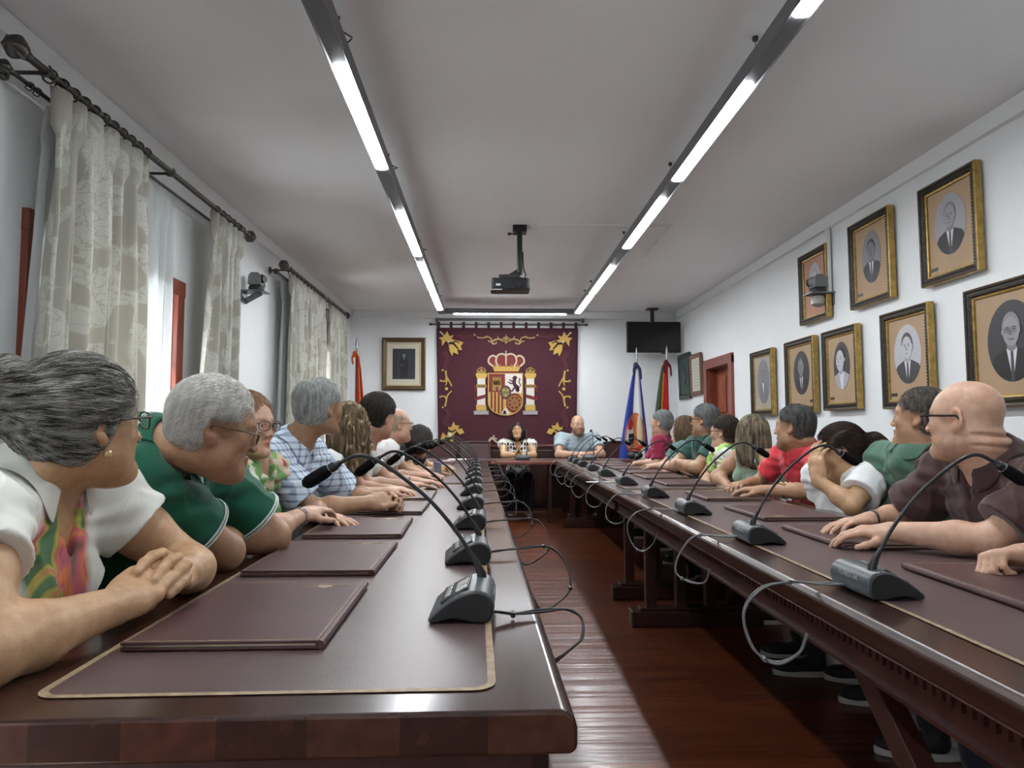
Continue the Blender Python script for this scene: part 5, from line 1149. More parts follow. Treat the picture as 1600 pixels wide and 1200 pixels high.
# ------------------------------------------------------------------ curtains on the left wall
DAM = mat('damask_cloth', (.42,.43,.37), .7, sheen=.3); nt, n, l, b = nodes(DAM)
tc = n.new('ShaderNodeTexCoord'); vo = n.new('ShaderNodeTexNoise'); vo.inputs['Scale'].default_value = 3.0; vo.inputs['Detail'].default_value = 1.5; vo.inputs['Distortion'].default_value = 1.4
n2 = n.new('ShaderNodeTexVoronoi'); n2.feature = 'DISTANCE_TO_EDGE'; n2.inputs['Scale'].default_value = 20
uv = n.new('ShaderNodeUVMap'); uv.uv_map = 'UVMap'; l.new(uv.outputs[0], vo.inputs['Vector']); 
n3 = n.new('ShaderNodeTexNoise'); n3.inputs['Scale'].default_value = 12; l.new(uv.outputs[0], n3.inputs['Vector']); mxx = n.new('ShaderNodeMix'); mxx.data_type = 'RGBA'; mxx.inputs[0].default_value = .12; l.new(uv.outputs[0], mxx.inputs[6]); l.new(n3.outputs[1], mxx.inputs[7]); l.new(mxx.outputs[2], n2.inputs['Vector'])
r1 = n.new('ShaderNodeMapRange'); r1.inputs[1].default_value = .50; r1.inputs[2].default_value = .515; l.new(vo.outputs[0], r1.inputs[0])
r2 = n.new('ShaderNodeMapRange'); r2.inputs[1].default_value = .015; r2.inputs[2].default_value = .05; l.new(n2.outputs['Distance'], r2.inputs[0])
mu = n.new('ShaderNodeMath'); mu.operation = 'MULTIPLY'; l.new(r1.outputs[0], mu.inputs[0]); l.new(r2.outputs[0], mu.inputs[1])
mx = n.new('ShaderNodeMix'); mx.data_type = 'RGBA'; mx.inputs[6].default_value = (.42,.41,.35,1); mx.inputs[7].default_value = (.62,.64,.57,1); l.new(mu.outputs[0], mx.inputs[0]); l.new(mx.outputs[2], b.inputs['Base Color'])
rr_ = n.new('ShaderNodeMapRange'); rr_.inputs[3].default_value = .75; rr_.inputs[4].default_value = .42; l.new(mu.outputs[0], rr_.inputs[0]); l.new(rr_.outputs[0], b.inputs['Roughness'])
tr = n.new('ShaderNodeBsdfTranslucent'); tr.inputs[0].default_value = (.62,.58,.50,1); ms = n.new('ShaderNodeMixShader'); ms.inputs[0].default_value = .28
out = n['Material Output']; l.new(b.outputs[0], ms.inputs[1]); l.new(tr.outputs[0], ms.inputs[2]); l.new(ms.outputs[0], out.inputs[0])
SHR = mat('sheer_cloth', (.72,.75,.74), .8); nt, n, l, b = nodes(SHR); tr = n.new('ShaderNodeBsdfTranslucent'); tr.inputs[0].default_value = (.85,.88,.88,1); ms = n.new('ShaderNodeMixShader'); ms.inputs[0].default_value = .45
tp_ = n.new('ShaderNodeBsdfTransparent'); ms2 = n.new('ShaderNodeMixShader'); ms2.inputs[0].default_value = .18
l.new(b.outputs[0], ms.inputs[1]); l.new(tr.outputs[0], ms.inputs[2]); l.new(ms.outputs[0], ms2.inputs[1]); l.new(tp_.outputs[0], ms2.inputs[2]); l.new(ms2.outputs[0], n['Material Output'].inputs[0])
RX, RZ = -1.90, 2.655
def curtain(name, m, x, z0, z1, ya, yb, flare, amp, wl, label, group, seed=0, thick=.002, pleat=True, pw=1.3):
    "cloth hanging along y from ya to yb at the rod; flare = (shift of near edge, shift of far edge) at the hem"
    nx = int((yb-ya)/wl*14); nz = 46; rs = np.random.RandomState(seed); V = []; UV = []; W = 0
    k = (yb-ya)/wl; ph = rs.rand()*6; jit = rs.normal(0, .35, int(k)+4)
    for j in range(nz+1):
        t = j/nz; z = z1+(z0-z1)*t; tt = min(1, t*4)
        for i in range(nx+1):
            u = i/nx; pleats = u*k*2*PI; warp = pleats+.5*math.sin(u*9+seed)*t+jit[int(u*k)]*0
            y = ya+(yb-ya)*u+flare[0]*(1-u)*t**pw+flare[1]*u*t**pw
            pinch = math.sin(warp); a = amp*(.35+.65*tt)*(1+.35*math.sin(u*23+seed))
            xx = x+a*(pinch+.35*math.sin(2*warp+1+2*t)); y += .018*math.cos(warp)*tt+.012*math.sin(t*5+u*11+seed)
            if pleat and j < 4: xx = x+amp*.55*(abs(math.sin(warp/2))**.4*2-1)
            V.append((xx, y, z)); UV.append((u*(yb-ya)*1.9, -t*(z1-z0)))
    F = np.array([(j*(nx+1)+i, j*(nx+1)+i+1, (j+1)*(nx+1)+i+1, (j+1)*(nx+1)+i) for j in range(nz) for i in range(nx)])
    root = Vector((x, (ya+yb)/2, 0)); o = np_mesh(name, np.array(V)-np.array(root), F, m); o.location = root
    uvl = o.data.uv_layers.new(name='UVMap'); uvl.data.foreach_set('uv', np.array(UV)[F.ravel()].ravel())
    s = o.modifiers.new('t', 'SOLIDIFY'); s.thickness = thick
    tag(o, label, 'curtain', group); return o
def rod(x, z, ya, yb, r, label, ringspans, brackets, finial=(True, True)):
    root = empty('curtain_rod', (x, (ya+yb)/2, z), 0, label, 'curtain rod', 'curtain rods'); c = (ya+yb)/2
    MB().tube([(0, ya-c, 0), (0, yb-c, 0)], r, 14).build('pole', M_brz, root, smooth=True)
    for s, yy, on in ((-1, ya-c, finial[0]), (1, yb-c, finial[1])):
        if on:
            q = MB().tube([(0, yy, 0), (0, yy+s*.03, 0), (0, yy+s*.045, 0)], [r*1.1, r*1.5, r*.8], 14).ell((0, yy+s*(.045+r*2.4), 0), (r*2.7,)*3, 16)
            for k in range(6): a = k*PI/3; q.tube([(r*2.75*math.cos(a)*math.sin(t), yy+s*(.045+r*2.4)-s*r*2.75*math.cos(t), r*2.75*math.sin(a)*math.sin(t)) for t in np.linspace(.3, 2.8, 8)], r*.22, 5)
            q.build('finial', M_brz, root, smooth=True)
    for (a, b_, k) in ringspans:
        for i in range(k):
            yy = a+(b_-a)*i/(k-1)-c
            MB().tube([(1.75*r*math.cos(t), yy+.004*math.sin(3*t), -r*.5+1.75*r*math.sin(t)) for t in np.linspace(0, 2*PI, 17)], r*.28, 6, cap=False).build('ring', M_brz, root, smooth=True)
    for yy in brackets:
        q = MB().tube([(XL-x, yy-c, -.01), (-.03, yy-c, -.01), (0, yy-c, -r*1.2)], .009, 8).lathe([(.035, XL-x), (.033, XL-x+.01), (.012, XL-x+.016)], 14, (0, yy-c, -.01), 'x')
        q.tube([(1.5*r*math.cos(t), yy-c, 1.5*r*math.sin(t)) for t in np.linspace(-PI, PI*.3, 10)], .005, 6); q.build('bracket', M_brz, root, smooth=True)
    return root
def Yp(px, x=RX): return onx(px, 400, x).y
y1a, y1b = Yp(32), Yp(384)
rod(RX, RZ, y1a, y1b, .017, 'dark bronze front curtain pole above the near window', [(Yp(66), Yp(222), 11), (Yp(336), Yp(376), 6)], [Yp(58), Yp(262), Yp(372)])
rod(-1.99, RZ-.045, y1a+.05, y1b-.05, .010, 'thin dark bronze back curtain pole above the near window', [(Yp(68), Yp(80), 2)], [])
y2a, y2b = Yp(448), Yp(541)
rod(RX, RZ-.01, y2a, y2b, .017, 'dark bronze front curtain pole above the far window', [(Yp(456), Yp(504), 10), (Yp(519), Yp(538), 6)], [Yp(452), Yp(512), Yp(538)])
rod(-1.99, RZ-.055, y2a+.05, y2b-.05, .010, 'thin dark bronze back curtain pole above the far window', [], [])
curtain('damask_curtain', DAM, RX, .04, RZ-.03, Yp(72), Yp(224), (-.16, .06), .042, .135, 'wide cream damask curtain at the near end of the near window', 'damask curtains', 1)
curtain('damask_curtain', DAM, RX, .04, RZ-.03, Yp(330), Yp(377), (-.42, .03), .040, .12, 'narrow cream damask curtain at the far end of the near window, below the wall camera', 'damask curtains', 2)
curtain('damask_curtain', DAM, RX, .04, RZ-.04, Yp(455), Yp(508), (-.12, .02), .040, .135, 'cream damask curtain at the near end of the far window', 'damask curtains', 3)
curtain('damask_curtain', DAM, RX, .04, RZ-.04, Yp(518), Yp(541), (-.25, .10), .040, .12, 'cream damask curtain in the far left corner beside the red and yellow flag', 'damask curtains', 4)
curtain('sheer_curtain', SHR, -2.0, .04, RZ-.06, Yp(70, -2.0), Yp(90, -2.0)+.1, (-.26, 0), .028, .10, 'white sheer curtain peeking out on the near side of the wide damask curtain', 'sheer curtains', 5, .001, pw=.6)
curtain('sheer_curtain', SHR, -2.0, .04, RZ-.06, Yp(205, -2.0), Yp(268, -2.0), (-.02, -.02), .026, .12, 'white sheer curtain on the far side of the wide damask curtain', 'sheer curtains', 6, .001)
curtain('sheer_curtain', SHR, -2.0, .04, RZ-.07, Yp(441, -2.0), Yp(458, -2.0), (-.12, 0), .024, .10, 'white sheer curtain at the near side of the far window', 'sheer curtains', 7, .001)

# ------------------------------------------------------------------ wall cameras, projector, television
M_camg = mat('camera_grey', (.16,.17,.17), .4)
def ptz(loc, rz, yaw, label):
    root = empty('wall_camera', loc, rz, label, 'camera')     # +x points into the room
    MB().box((.10, 0, 0), (.20, .17, .012)).box((.006, 0, -.045), (.012, .13, .10)).bar((.01, 0, -.085), (.15, 0, -.006), .05, .008, up=(0,1,0)).build('shelf_bracket', M_alu, root, bevel=.002)
    g = MB().lathe([(.062, .006), (.066, .014), (.066, .040), (.060, .048)], 24, (.11, 0, 0)); g.build('base', M_black, root, smooth=True)
    q = MB()
    for s in (-1, 1): q.prism([(.055, .05), (.165, .05), (.160, .13), (.14, .155), (.08, .155), (.06, .13)], s*.052, s*.068)
    q.box((.11, 0, .056), (.10, .11, .012))
    yk = q.build('yoke', M_camg, root, bevel=.004)
    h = MB().tube([(0, 0, -.05), (0, 0, .055)], .046, 18); R = Matrix.Rotation(yaw, 4, 'Z') @ Matrix.Rotation(PI/2, 4, 'Y')
    hd = h.build('camera_head', M_camg, root, smooth=True); hd.matrix_local = Matrix.Translation((.11, 0, .105)) @ R
    ln_ = MB().tube([(0, 0, .055), (0, 0, .082)], [.036, .032], 18).tube([(0, 0, .0821), (0, 0, .083)], .026, 18)
    ln_.build('lens', M_black, hd, smooth=True)
    return root
ptz((XL, at(395, 450, 6.0).y, at(395, 456, 6.0).z), 0, -.35, 'grey robotic camera on a bracket between the curtains of the left wall')
yR = onx(1300, 460, XR).y
rc = ptz((XR, yR+.02, onx(1300, 455, XR).z-.02), PI, -.9+PI*0, 'grey robotic camera on a bracket in front of a portrait on the right wall')
q = MB().lathe([(.045, -.02), (.058, -.045), (.055, -.085), (.03, -.105), (.004, -.11)], 20, (.11, 0, 0)); q.build('smoked_dome', mat('dome_grey', (.35,.33,.31), .1, spec=.8), rc, smooth=True)
# projector
pj = empty('projector', (at(812, 440, 6.13).x, 6.13, 0), 0, 'black projector hanging from the ceiling on a pole', 'projector')
bz = at(798, 447, 6.13).z
bx = at(797, 447, 6.13).x-pj.location.x
MB().prism(rrect(bx-.17, -.12, bx+.17, .12, .03), bz-.05, bz+.05, 'xy').build('body', M_black, pj, bevel=.008)
MB().tube([(bx+.07, -.118, bz-.005), (bx+.07, -.14, bz-.005)], [.035, .032], 20).build('lens', M_micdk, pj, smooth=True)
MB().box((bx-.105, -.122, bz-.012), (.04, .004, .018)).build('badge', M_white, pj)
MB().box((bx-.12, -.121, bz-.054), (.10, .006, .006)).build('light_strip', M_white, pj)
q = MB()
for k in range(9): q.box((bx+.0-.012*k+.12, -.1215, bz+.034), (.006, .003, .014))
q.build('vent', M_micdk, pj)
MB().tube([(0, 0, bz+.12), (0, 0, ZC-.05)], .024, 14).build('pole', M_black, pj, smooth=True)
MB().box((0, 0, ZC-.03), (.12, .12, .06)).build('ceiling_plate', M_black, pj, bevel=.004)
MB().bar((bx-.03, 0, bz+.055), (.005, 0, bz+.13), .06, .02, up=(0,1,0)).box((bx, 0, bz+.058), (.2, .14, .012)).bar((bx-.1, -.05, bz+.075), (0, 0, bz+.09), .03, .012, up=(0,1,0)).build('mount_arm', M_black, pj)
MB().tube(sm_path([(.02, -.02, ZC-.06), (-.03, -.03, ZC-.08), (-.08, -.03, ZC-.075)], 6), .006, 8).box((-.09, -.03, ZC-.076), (.03, .02, .02)).build('plug_cable', M_black, pj, smooth=True)
MB().tube(sm_path([(.026, -.01, bz+.3), (.032, -.02, bz+.16), (.05, -.02, bz+.10), (.04, -.03, bz+.06)], 6), .006, 8).build('cable', M_black, pj, smooth=True)
# television
tz = at(1021, 527, 10.2).z; tv = empty('television', (at(1021, 527, 10.2).x, 10.2, tz), 0, 'black flat television hung from the ceiling in the far right corner', 'television')
MB().box((0, 0, 0), (.79, .05, .45)).build('screen_housing', M_black, tv, bevel=.006)
MB().box((0, -.027, .004), (.765, .004, .425)).build('screen', mat('tv_screen', (.003,.003,.003), .12), tv)
MB().tube([(.0, .07, .1), (.0, .07, ZC-tz-.03)], .028, 12).box((0, .07, ZC-tz-.012), (.16, .14, .024)).box((0, .05, .08), (.3, .05, .25)).build('ceiling_mount', M_black, tv)
MB().box((.14, -.02, -.235), (.05, .03, .02)).build('sensor', M_black, tv)

# ------------------------------------------------------------------ framed pictures
def frame_ring(w, h, prof, name, mats, parent, mi):
    "mitred moulding swept round a w x h rectangle; prof = (inset, height) pairs, local: x across, z up, +y towards the wall"
    q = MB(); n = len(prof); V = []
    for sx, sz in ((-1,-1), (1,-1), (1,1), (-1,1)):
        for ins, hh in prof: V.append((sx*(w/2-ins), -hh, sz*(h/2-ins)))
    for k in range(4):
        for j in range(n-1): q.v, q.f, q.m = q.v, q.f, q.m
    q.v = V; 
    for k in range(4):
        k2 = (k+1)%4
        for j in range(n-1): q.f.append((k*n+j, k2*n+j, k2*n+j+1, k*n+j+1)); q.m.append(mi[j])
    return q.build(name, mats, parent)
def flat(poly, y, name, m, parent):
    return MB().prism(poly, y-.0008, y, 'xz').build(name, m, parent)
def oval(cx, cz, rx, rz, n=36): return [(cx+rx*math.cos(t), cz+rz*math.sin(t)) for t in np.linspace(0, 2*PI, n+1)[:-1]]
def clip_oval(poly, cx, cz, rx, rz):
    "keep a polygon inside the oval (Sutherland-Hodgman against the oval's own polygon)"
    O = oval(cx, cz, rx, rz, 40); out = list(poly)
    for i in range(len(O)):
        a, b_ = O[i], O[(i+1)%len(O)]; inp = out; out = []
        if not inp: break
        side = lambda p: (b_[0]-a[0])*(p[1]-a[1])-(b_[1]-a[1])*(p[0]-a[0])
        for j in range(len(inp)):
            P, Q = inp[j-1], inp[j]; sp_, sq = side(P), side(Q)
            if (sp_ >= 0) != (sq >= 0): t = sp_/(sp_-sq); out.append((P[0]+(Q[0]-P[0])*t, P[1]+(Q[1]-P[1])*t))
            if sq >= 0: out.append(Q)
    return out
G = lambda v, t=0: mat('photo_grey_%d' % int(v*100), (v**1.4*.95, v**1.4*.95, v**1.4*1.02), .5)
def bust(parent, cx, cz, s, opt, yb, ov):
    "a generic photographic bust: shoulders, shirt, tie, neck, head, hair, features; drawn flat as in a print"
    L = [0]
    def F(poly, m, nm='portrait_print'):
        poly = clip_oval(poly, *ov) if ov else poly
        if len(poly) > 2: L[0] += 1; flat(poly, yb-.0004*L[0], nm, m, parent)
    t = opt.get('turn', 0)*s
    suit = G(opt.get('suit', .05)); fc = G(opt.get('face', .42)); hr = G(opt.get('hair', .1)); sh = G(.75)
    sm = [(-1.5, -3.4), (-1.22, -1.35), (-.95, -.95), (-.35, -.70), (.35, -.70), (.95, -.95), (1.22, -1.35), (1.5, -3.4)]
    F([(cx+a*s, cz+b_*s) for a, b_ in sm], suit)
    F([(cx+a*s, cz+b_*s) for a, b_ in ((-.30, -.70), (.0, -2.1), (.30, -.70))], sh)
    if opt.get('tie', 1): F([(cx+a*s, cz+b_*s) for a, b_ in ((-.07, -.80), (.07, -.80), (.11, -2.3), (-.11, -2.3))], G(.12))
    F([(cx+a*s+t*.3, cz+b_*s) for a, b_ in ((-.24, -.2), (-.26, -.72), (0, -.85), (.26, -.72), (.24, -.2))], G(opt.get('face', .42)*.75))
    F(oval(cx+t*.3, cz+.12*s, .50*s, .66*s), hr)
    F(oval(cx+t*.6, cz+opt.get('line', 0)*s-.02*s, .45*s, .60*s), fc)
    F(oval(cx-.47*s+t*.3, cz, .06*s, .13*s, 12), fc); F(oval(cx+.47*s+t*.3, cz, .06*s, .13*s, 12), fc)
    d = G(opt.get('face', .42)*.35)
    for e in (-1, 1):
        F(oval(cx+t+e*.19*s, cz+.06*s, .07*s, .030*s, 12), d); F([(cx+t+e*.19*s-.10*s, cz+.17*s), (cx+t+e*.19*s-.10*s, cz+.145*s), (cx+t+e*.19*s+.10*s, cz+.145*s), (cx+t+e*.19*s+.10*s, cz+.175*s)], d)
    F([(cx+t*1.2-.05*s, cz+.06*s), (cx+t*1.4-.08*s, cz-.16*s), (cx+t*1.4+.08*s, cz-.17*s), (cx+t*1.4+.05*s, cz-.13*s)], G(opt.get('face', .42)*.7))
    F([(cx+t-.14*s, cz-.32*s), (cx+t-.12*s, cz-.35*s), (cx+t+.12*s, cz-.35*s), (cx+t+.14*s, cz-.32*s)], d)
    if opt.get('moustache'): F([(cx+t-.17*s, cz-.25*s), (cx+t, cz-.20*s), (cx+t+.17*s, cz-.25*s), (cx+t, cz-.29*s)], hr)
    if opt.get('beard'): F([(cx+t-.3*s, cz-.30*s), (cx+t-.18*s, cz-.62*s), (cx+t+.18*s, cz-.62*s), (cx+t+.3*s, cz-.30*s), (cx+t, cz-.38*s)], G(.5))
    if opt.get('glasses'):
        for e in (-1, 1):
            o = oval(cx+t+e*.19*s, cz+.05*s, .15*s, .11*s, 16); i_ = oval(cx+t+e*.19*s, cz+.05*s, .125*s, .088*s, 16); q = MB(); nn = 16; L[0] += 1; yy = yb-.0004*L[0]
            q.add([(a, yy, b_) for a, b_ in o]+[(a, yy, b_) for a, b_ in i_], [(k, (k+1)%nn, nn+(k+1)%nn, nn+k) for k in range(nn)]); q.build('portrait_print', d, parent)
M_mount = mat('tan_mount', (.40,.27,.16), .6, noise=.06, nscale=4); M_mount2 = mat('grey_mount', (.36,.32,.25), .6, noise=.06, nscale=4)
def portrait(px0, px1, pt, pb, label, opt, mount=None, group='gilt-framed portraits on the right wall', side=True):
    "px0, px1: left and right edges in the picture; pt, pb: top and bottom rows at the far (left) edge"
    a = onx(px0, (pt+pb)/2, XR-.03); b_ = onx(px1, (pt+pb)/2, XR-.03); w = a.y-b_.y; yc = (a.y+b_.y)/2
    zt = CAMZ+(onx(px0, pt, XR-.03).z-CAMZ); zb = onx(px0, pb, XR-.03).z; h = zt-zb
    root = empty('picture_frame', (XR-.004, yc, (zt+zb)/2), 0, label, 'picture', group)
    root.rotation_euler = Euler((math.radians(opt.get('tilt', .3)), 0, -PI/2), 'XYZ'); root.location.x -= .014
    fm = [M_gold, M_dkframe]
    frame_ring(w, h, [(0, 0), (0, .040), (.006, .046), (.016, .044), (.020, .036), (.034, .040), (.046, .032), (.050, .026), (.062, .024), (.066, .012)], 'frame', fm, root, [0, 0, 1, 1, 1, 1, 1, 0, 0])
    q = MB(); nn = int(h/.022)
    for s in (-1, 1):
        for k in range(nn): q.ell((s*(w/2-.040), -.036, -h/2+.03+(h-.06)*k/(nn-1)), (.006, .006, .0085), 6)
    nn = int(w/.022)
    for s in (-1, 1):
        for k in range(nn): q.ell((-w/2+.04+(w-.08)*k/(nn-1), -.036, s*(h/2-.040)), (.0085, .006, .006), 6)
    q.build('rope_moulding', M_dkframe, root, smooth=True)
    MB().box((0, -.008, 0), (w-.02, .012, h-.02)).build('backing', mount or M_mount, root)
    iw, ih = w-.13, h-.13; orx, orz = iw*opt.get('ow', .30), ih*opt.get('oh', .37); ocx, ocz = 0, ih*opt.get('oz', .05)
    if not opt.get('drawing'):
        flat(oval(ocx, ocz, orx, orz), -.0150, 'oval_photograph', G(opt.get('bg', .30)), root)
        bust(root, ocx, ocz+orz*.24, orz*.60*opt.get('bs', 1), opt, -.0158, (ocx, ocz, orx*.99, orz*.99))
    else:
        flat(oval(0, ih*.02, iw*.36, ih*.42), -.0150, 'oval_photograph', G(.34), root)
        bust(root, 0, ih*.12, ih*.16, dict(suit=.30, face=.36, hair=.26, tie=0), -.0158, (0, ih*.02, iw*.35, ih*.41))
    if opt.get('plate') is not None:
        s = opt['plate']; flat([(s*iw*.40-.035, -ih*.46), (s*iw*.40+.035, -ih*.46), (s*iw*.40+.035, -ih*.46+.022), (s*iw*.40-.035, -ih*.46+.022)], -.0150, 'caption_plate', M_dkframe, root)
    return root
portrait(1177, 1211, 552, 650, 'gilt-framed faint pencil-like portrait, furthest of the lower row, next to the door', dict(drawing=1), M_mount2)
portrait(1231, 1277, 536, 646, 'gilt-framed oval portrait in a dark suit, second from the door, lower row', dict(bg=.09, face=.34, hair=.2, ow=.34, plate=1, suit=.06))
portrait(1290, 1345, 520, 642, 'gilt-framed oval portrait of a dark-haired young man in pale clothes, third from the door', dict(bg=.09, face=.62, hair=.02, turn=-.25, bs=1.2, suit=.5, tie=0, plate=-1))
portrait(1383, 1460, 492, 640, 'gilt-framed high-contrast portrait of a man in a pale oval, above the man in sage green', dict(bg=.60, face=.62, hair=.12, suit=.10, ow=.36, bs=1.05, plate=-1))
portrait(1516, 1662, 455, 638, 'large gilt-framed oval portrait of an elderly man with glasses, above the bald man', dict(bg=.08, face=.42, hair=.35, glasses=1, suit=.03, ow=.34, oh=.40, plate=1, oz=.02))
portrait(1253, 1297, 402, 510, 'gilt-framed portrait behind the robotic wall camera on the upper row', dict(bg=.5, face=.55, hair=.45, beard=1, suit=.4), mat('rosy_mount', (.44,.22,.15), .6))
portrait(1332, 1397, 354, 486, 'gilt-framed oval portrait of a man with a moustache, middle of the upper row', dict(bg=.33, face=.30, hair=.10, moustache=1, suit=.07, bs=.95, plate=-1))
portrait(1443, 1535, 297, 452, 'gilt-framed oval portrait of a balding man in suit and tie, nearest of the upper row', dict(bg=.45, face=.42, hair=.28, line=.04, suit=.035, ow=.36, plate=-1))
def doc_frame(px0, px1, pt, pb, label, fm, inner, dark):
    a = onx(px0, (pt+pb)/2, XR-.02); b_ = onx(px1, (pt+pb)/2, XR-.02); w = a.y-b_.y; zt = onx(px0, pt, XR-.02).z; zb = onx(px0, pb, XR-.02).z; h = zt-zb
    root = empty('picture_frame', (XR-.012, (a.y+b_.y)/2, (zt+zb)/2), 0, label, 'picture'); root.rotation_euler = Euler((math.radians(1.5), 0, -PI/2), 'XYZ')
    frame_ring(w, h, [(0, 0), (0, .03), (.02, .036), (.05, .028), (.058, .012)], 'frame', [fm], root, [0]*4); MB().box((0, -.008, 0), (w-.02, .01, h-.02)).build('backing', inner, root)
    if dark:
        flat(oval(0, .02, w*.14, h*.22), -.0140, 'oval_photograph', G(.05), root); bust(root, 0, .05, h*.10, dict(face=.25, hair=.04, suit=.02), -.0146, (0, .02, w*.14, h*.22))
    else:
        q = MB()
        for k in range(9): q.box((0, -.0135, h*.30-k*h*.07), (w*.45, .0006, .006))
        q.build('written_lines', G(.3), root)
doc_frame(1062, 1079, 556, 625, 'dark green framed picture with a small oval portrait in the far right corner', mat('green_black_frame', (.02,.03,.027), .4), mat('green_mount', (.035,.075,.06), .6), True)
doc_frame(1080, 1097, 556, 619, 'brown wooden framed certificate beside the dark green framed picture', mat('brown_frame', (.16,.085,.05), .45), mat('certificate_paper', (.55,.55,.47), .7), False)
# portrait on the far wall
a = at(598, 528, YF); b_ = at(665, 610, YF); w, h = b_.x-a.x, a.z-b_.z
kp = empty('picture_frame', ((a.x+b_.x)/2, YF-.006, (a.z+b_.z)/2), 0, 'framed dark full-length portrait on the far wall left of the tapestry', 'picture'); kp.rotation_euler = (math.radians(1.0), 0, 0); kp.location.y -= .008
frame_ring(w, h, [(0, 0), (0, .03), (.02, .042), (.06, .030), (.068, .022), (.090, .020), (.094, .010)], 'frame', [mat('brown_gilt_frame', (.11,.075,.035), .4, metal=.4), mat('cream_slip', (.55,.47,.30), .5)], kp, [0, 0, 0, 0, 1, 1])
MB().box((0, -.006, 0), (w-.02, .01, h-.02)).build('backing', mat('cream_mount', (.62,.58,.47), .7), kp)
pw, ph_ = w*.26, h*.29
flat([(-pw, -ph_), (pw, -ph_), (pw, ph_), (-pw, ph_)], -.0120, 'dark_photograph', mat('photo_dark', (.028,.032,.038), .5), kp)
flat([(-.045, -.20), (.055, -.20), (.07, -.03), (.06, .06), (.02, .095), (-.02, .095), (-.055, .06), (-.06, -.04)], -.0126, 'standing_figure', mat('photo_darker', (.012,.013,.016), .5), kp)
flat(oval(0, .125, .022, .03, 16), -.0130, 'face', G(.30), kp); flat(oval(-.03, -.02, .014, .012, 10), -.0130, 'hand', G(.22), kp); flat([(-.008, .095), (.008, .095), (0, .05)], -.0130, 'shirt_front', G(.4), kp)
# ------------------------------------------------------------------ tapestry with the coat of arms
TY = 10.545
tc0 = at(680+640/5.713, 490+600/5.713, TY); KU = 5.713*FPX/TY
def U(cx, cy): return ((cx-640)/KU, (600-cy)/KU)
tap = empty('tapestry', (tc0.x, TY, tc0.z), 0, 'dark red tapestry with golden scrolls and a crowned coat of arms on the far wall', 'tapestry')
M_tap = mat('tapestry_cloth', (.060,.012,.022), .9, bump=.4, bscale=500, noise=.12, nscale=30); M_tap2 = mat('tapestry_shade', (.085,.020,.028), .9)
M_ty = mat('tapestry_yellow', (.50,.33,.08), .85, bump=.3, bscale=500); M_tyl = mat('tapestry_pale', (.48,.40,.28), .85); M_tw = mat('tapestry_white', (.60,.57,.52), .85); M_tr = mat('tapestry_red', (.17,.025,.025), .85)
M_tg = mat('tapestry_gold_dark', (.30,.19,.05), .85); M_tk = mat('tapestry_black', (.02,.012,.012), .9); M_ts = mat('tapestry_silver', (.33,.31,.31), .85); M_tv = mat('tapestry_violet', (.09,.02,.04), .85)
# cloth, gently waved, with loops at the top
nx, nz = 60, 30; V = []
xl, zt = U(8, 122); xr, zb = U(1282, 1215)
for j in range(nz+1):
    for i in range(nx+1):
        u, t = i/nx, j/nz; x = (xl+(xr-xl)*u)*(1-.035*t); V.append((x, .012*math.sin(u*18)*t*.6+.012, zt+(zb-zt)*t))
F = np.array([(j*(nx+1)+i, j*(nx+1)+i+1, (j+1)*(nx+1)+i+1, (j+1)*(nx+1)+i) for j in range(nz) for i in range(nx)])
cl = np_mesh('cloth', np.array(V), F, M_tap, tap); s_ = cl.modifiers.new('t', 'SOLIDIFY'); s_.thickness = .004; s_.offset = 0
for k in range(12):
    a = U(10+112.5*k, 76)[0]; MB().box((a+.027, .008, (zt+U(0, 76)[1])/2), (.042, .012, U(0, 76)[1]-zt+.02)).build('hanging_loop', M_tap, tap)
_lay = [0]
def T(poly, m, parent, name, off=0, raw=False, th=.0025):
    p = [U(*q) for q in poly] if not raw else poly
    return MB().prism(p, -.004-.0012*off-th, -.004-.0012*off, 'xz').build(name, m, parent)
def TM(polys, m, parent, name, off=0):
    q = MB()
    for poly in polys: q.prism([U(*p) for p in poly], -.0065-.0012*off, -.004-.0012*off, 'xz')
    return q.build(name, m, parent)
def stroke(pts, w0, w1=None, n=6):
    "a tapering ribbon along a smooth line, crop coordinates"
    w1 = w0 if w1 is None else w1; P = [Vector((a, b, 0)) for a, b in pts]; P = sm_path(P, n); L = []; R = []
    for i, p in enumerate(P):
        t = (P[min(i+1, len(P)-1)]-P[max(0, i-1)]); t.normalize(); nn = Vector((-t.y, t.x, 0)); w = w0+(w1-w0)*i/(len(P)-1)
        L.append((p.x+nn.x*w, p.y+nn.y*w)); R.append((p.x-nn.x*w, p.y-nn.y*w))
    return [[L[i], L[i+1], R[i+1], R[i]] for i in range(len(L)-1)]
def circ(cx, cy, r, ry=None, n=18): return [(cx+r*math.cos(t), cy+(ry or r)*math.sin(t)) for t in np.linspace(0, 2*PI, n+1)[:-1]]
arms = empty('coat_of_arms', (0,0,0)); arms.parent = tap
SHX0, SHX1, SHT, SHB = 470, 784, 530, 912; mx_ = (SHX0+SHX1)/2
def shield(x0, x1, t, b): 
    w = (x1-x0)/2; c = (x0+x1)/2
    return [(x0, t), (x1, t), (x1, b-w*.78)]+[(c+w*math.cos(a), b-w*.78+w*.78*math.sin(a)) for a in np.linspace(.15, PI-.15, 14)]+[(x0, b-w*.78)]
T(shield(SHX0, SHX1, SHT, SHB), M_ty, arms, 'shield', 1)
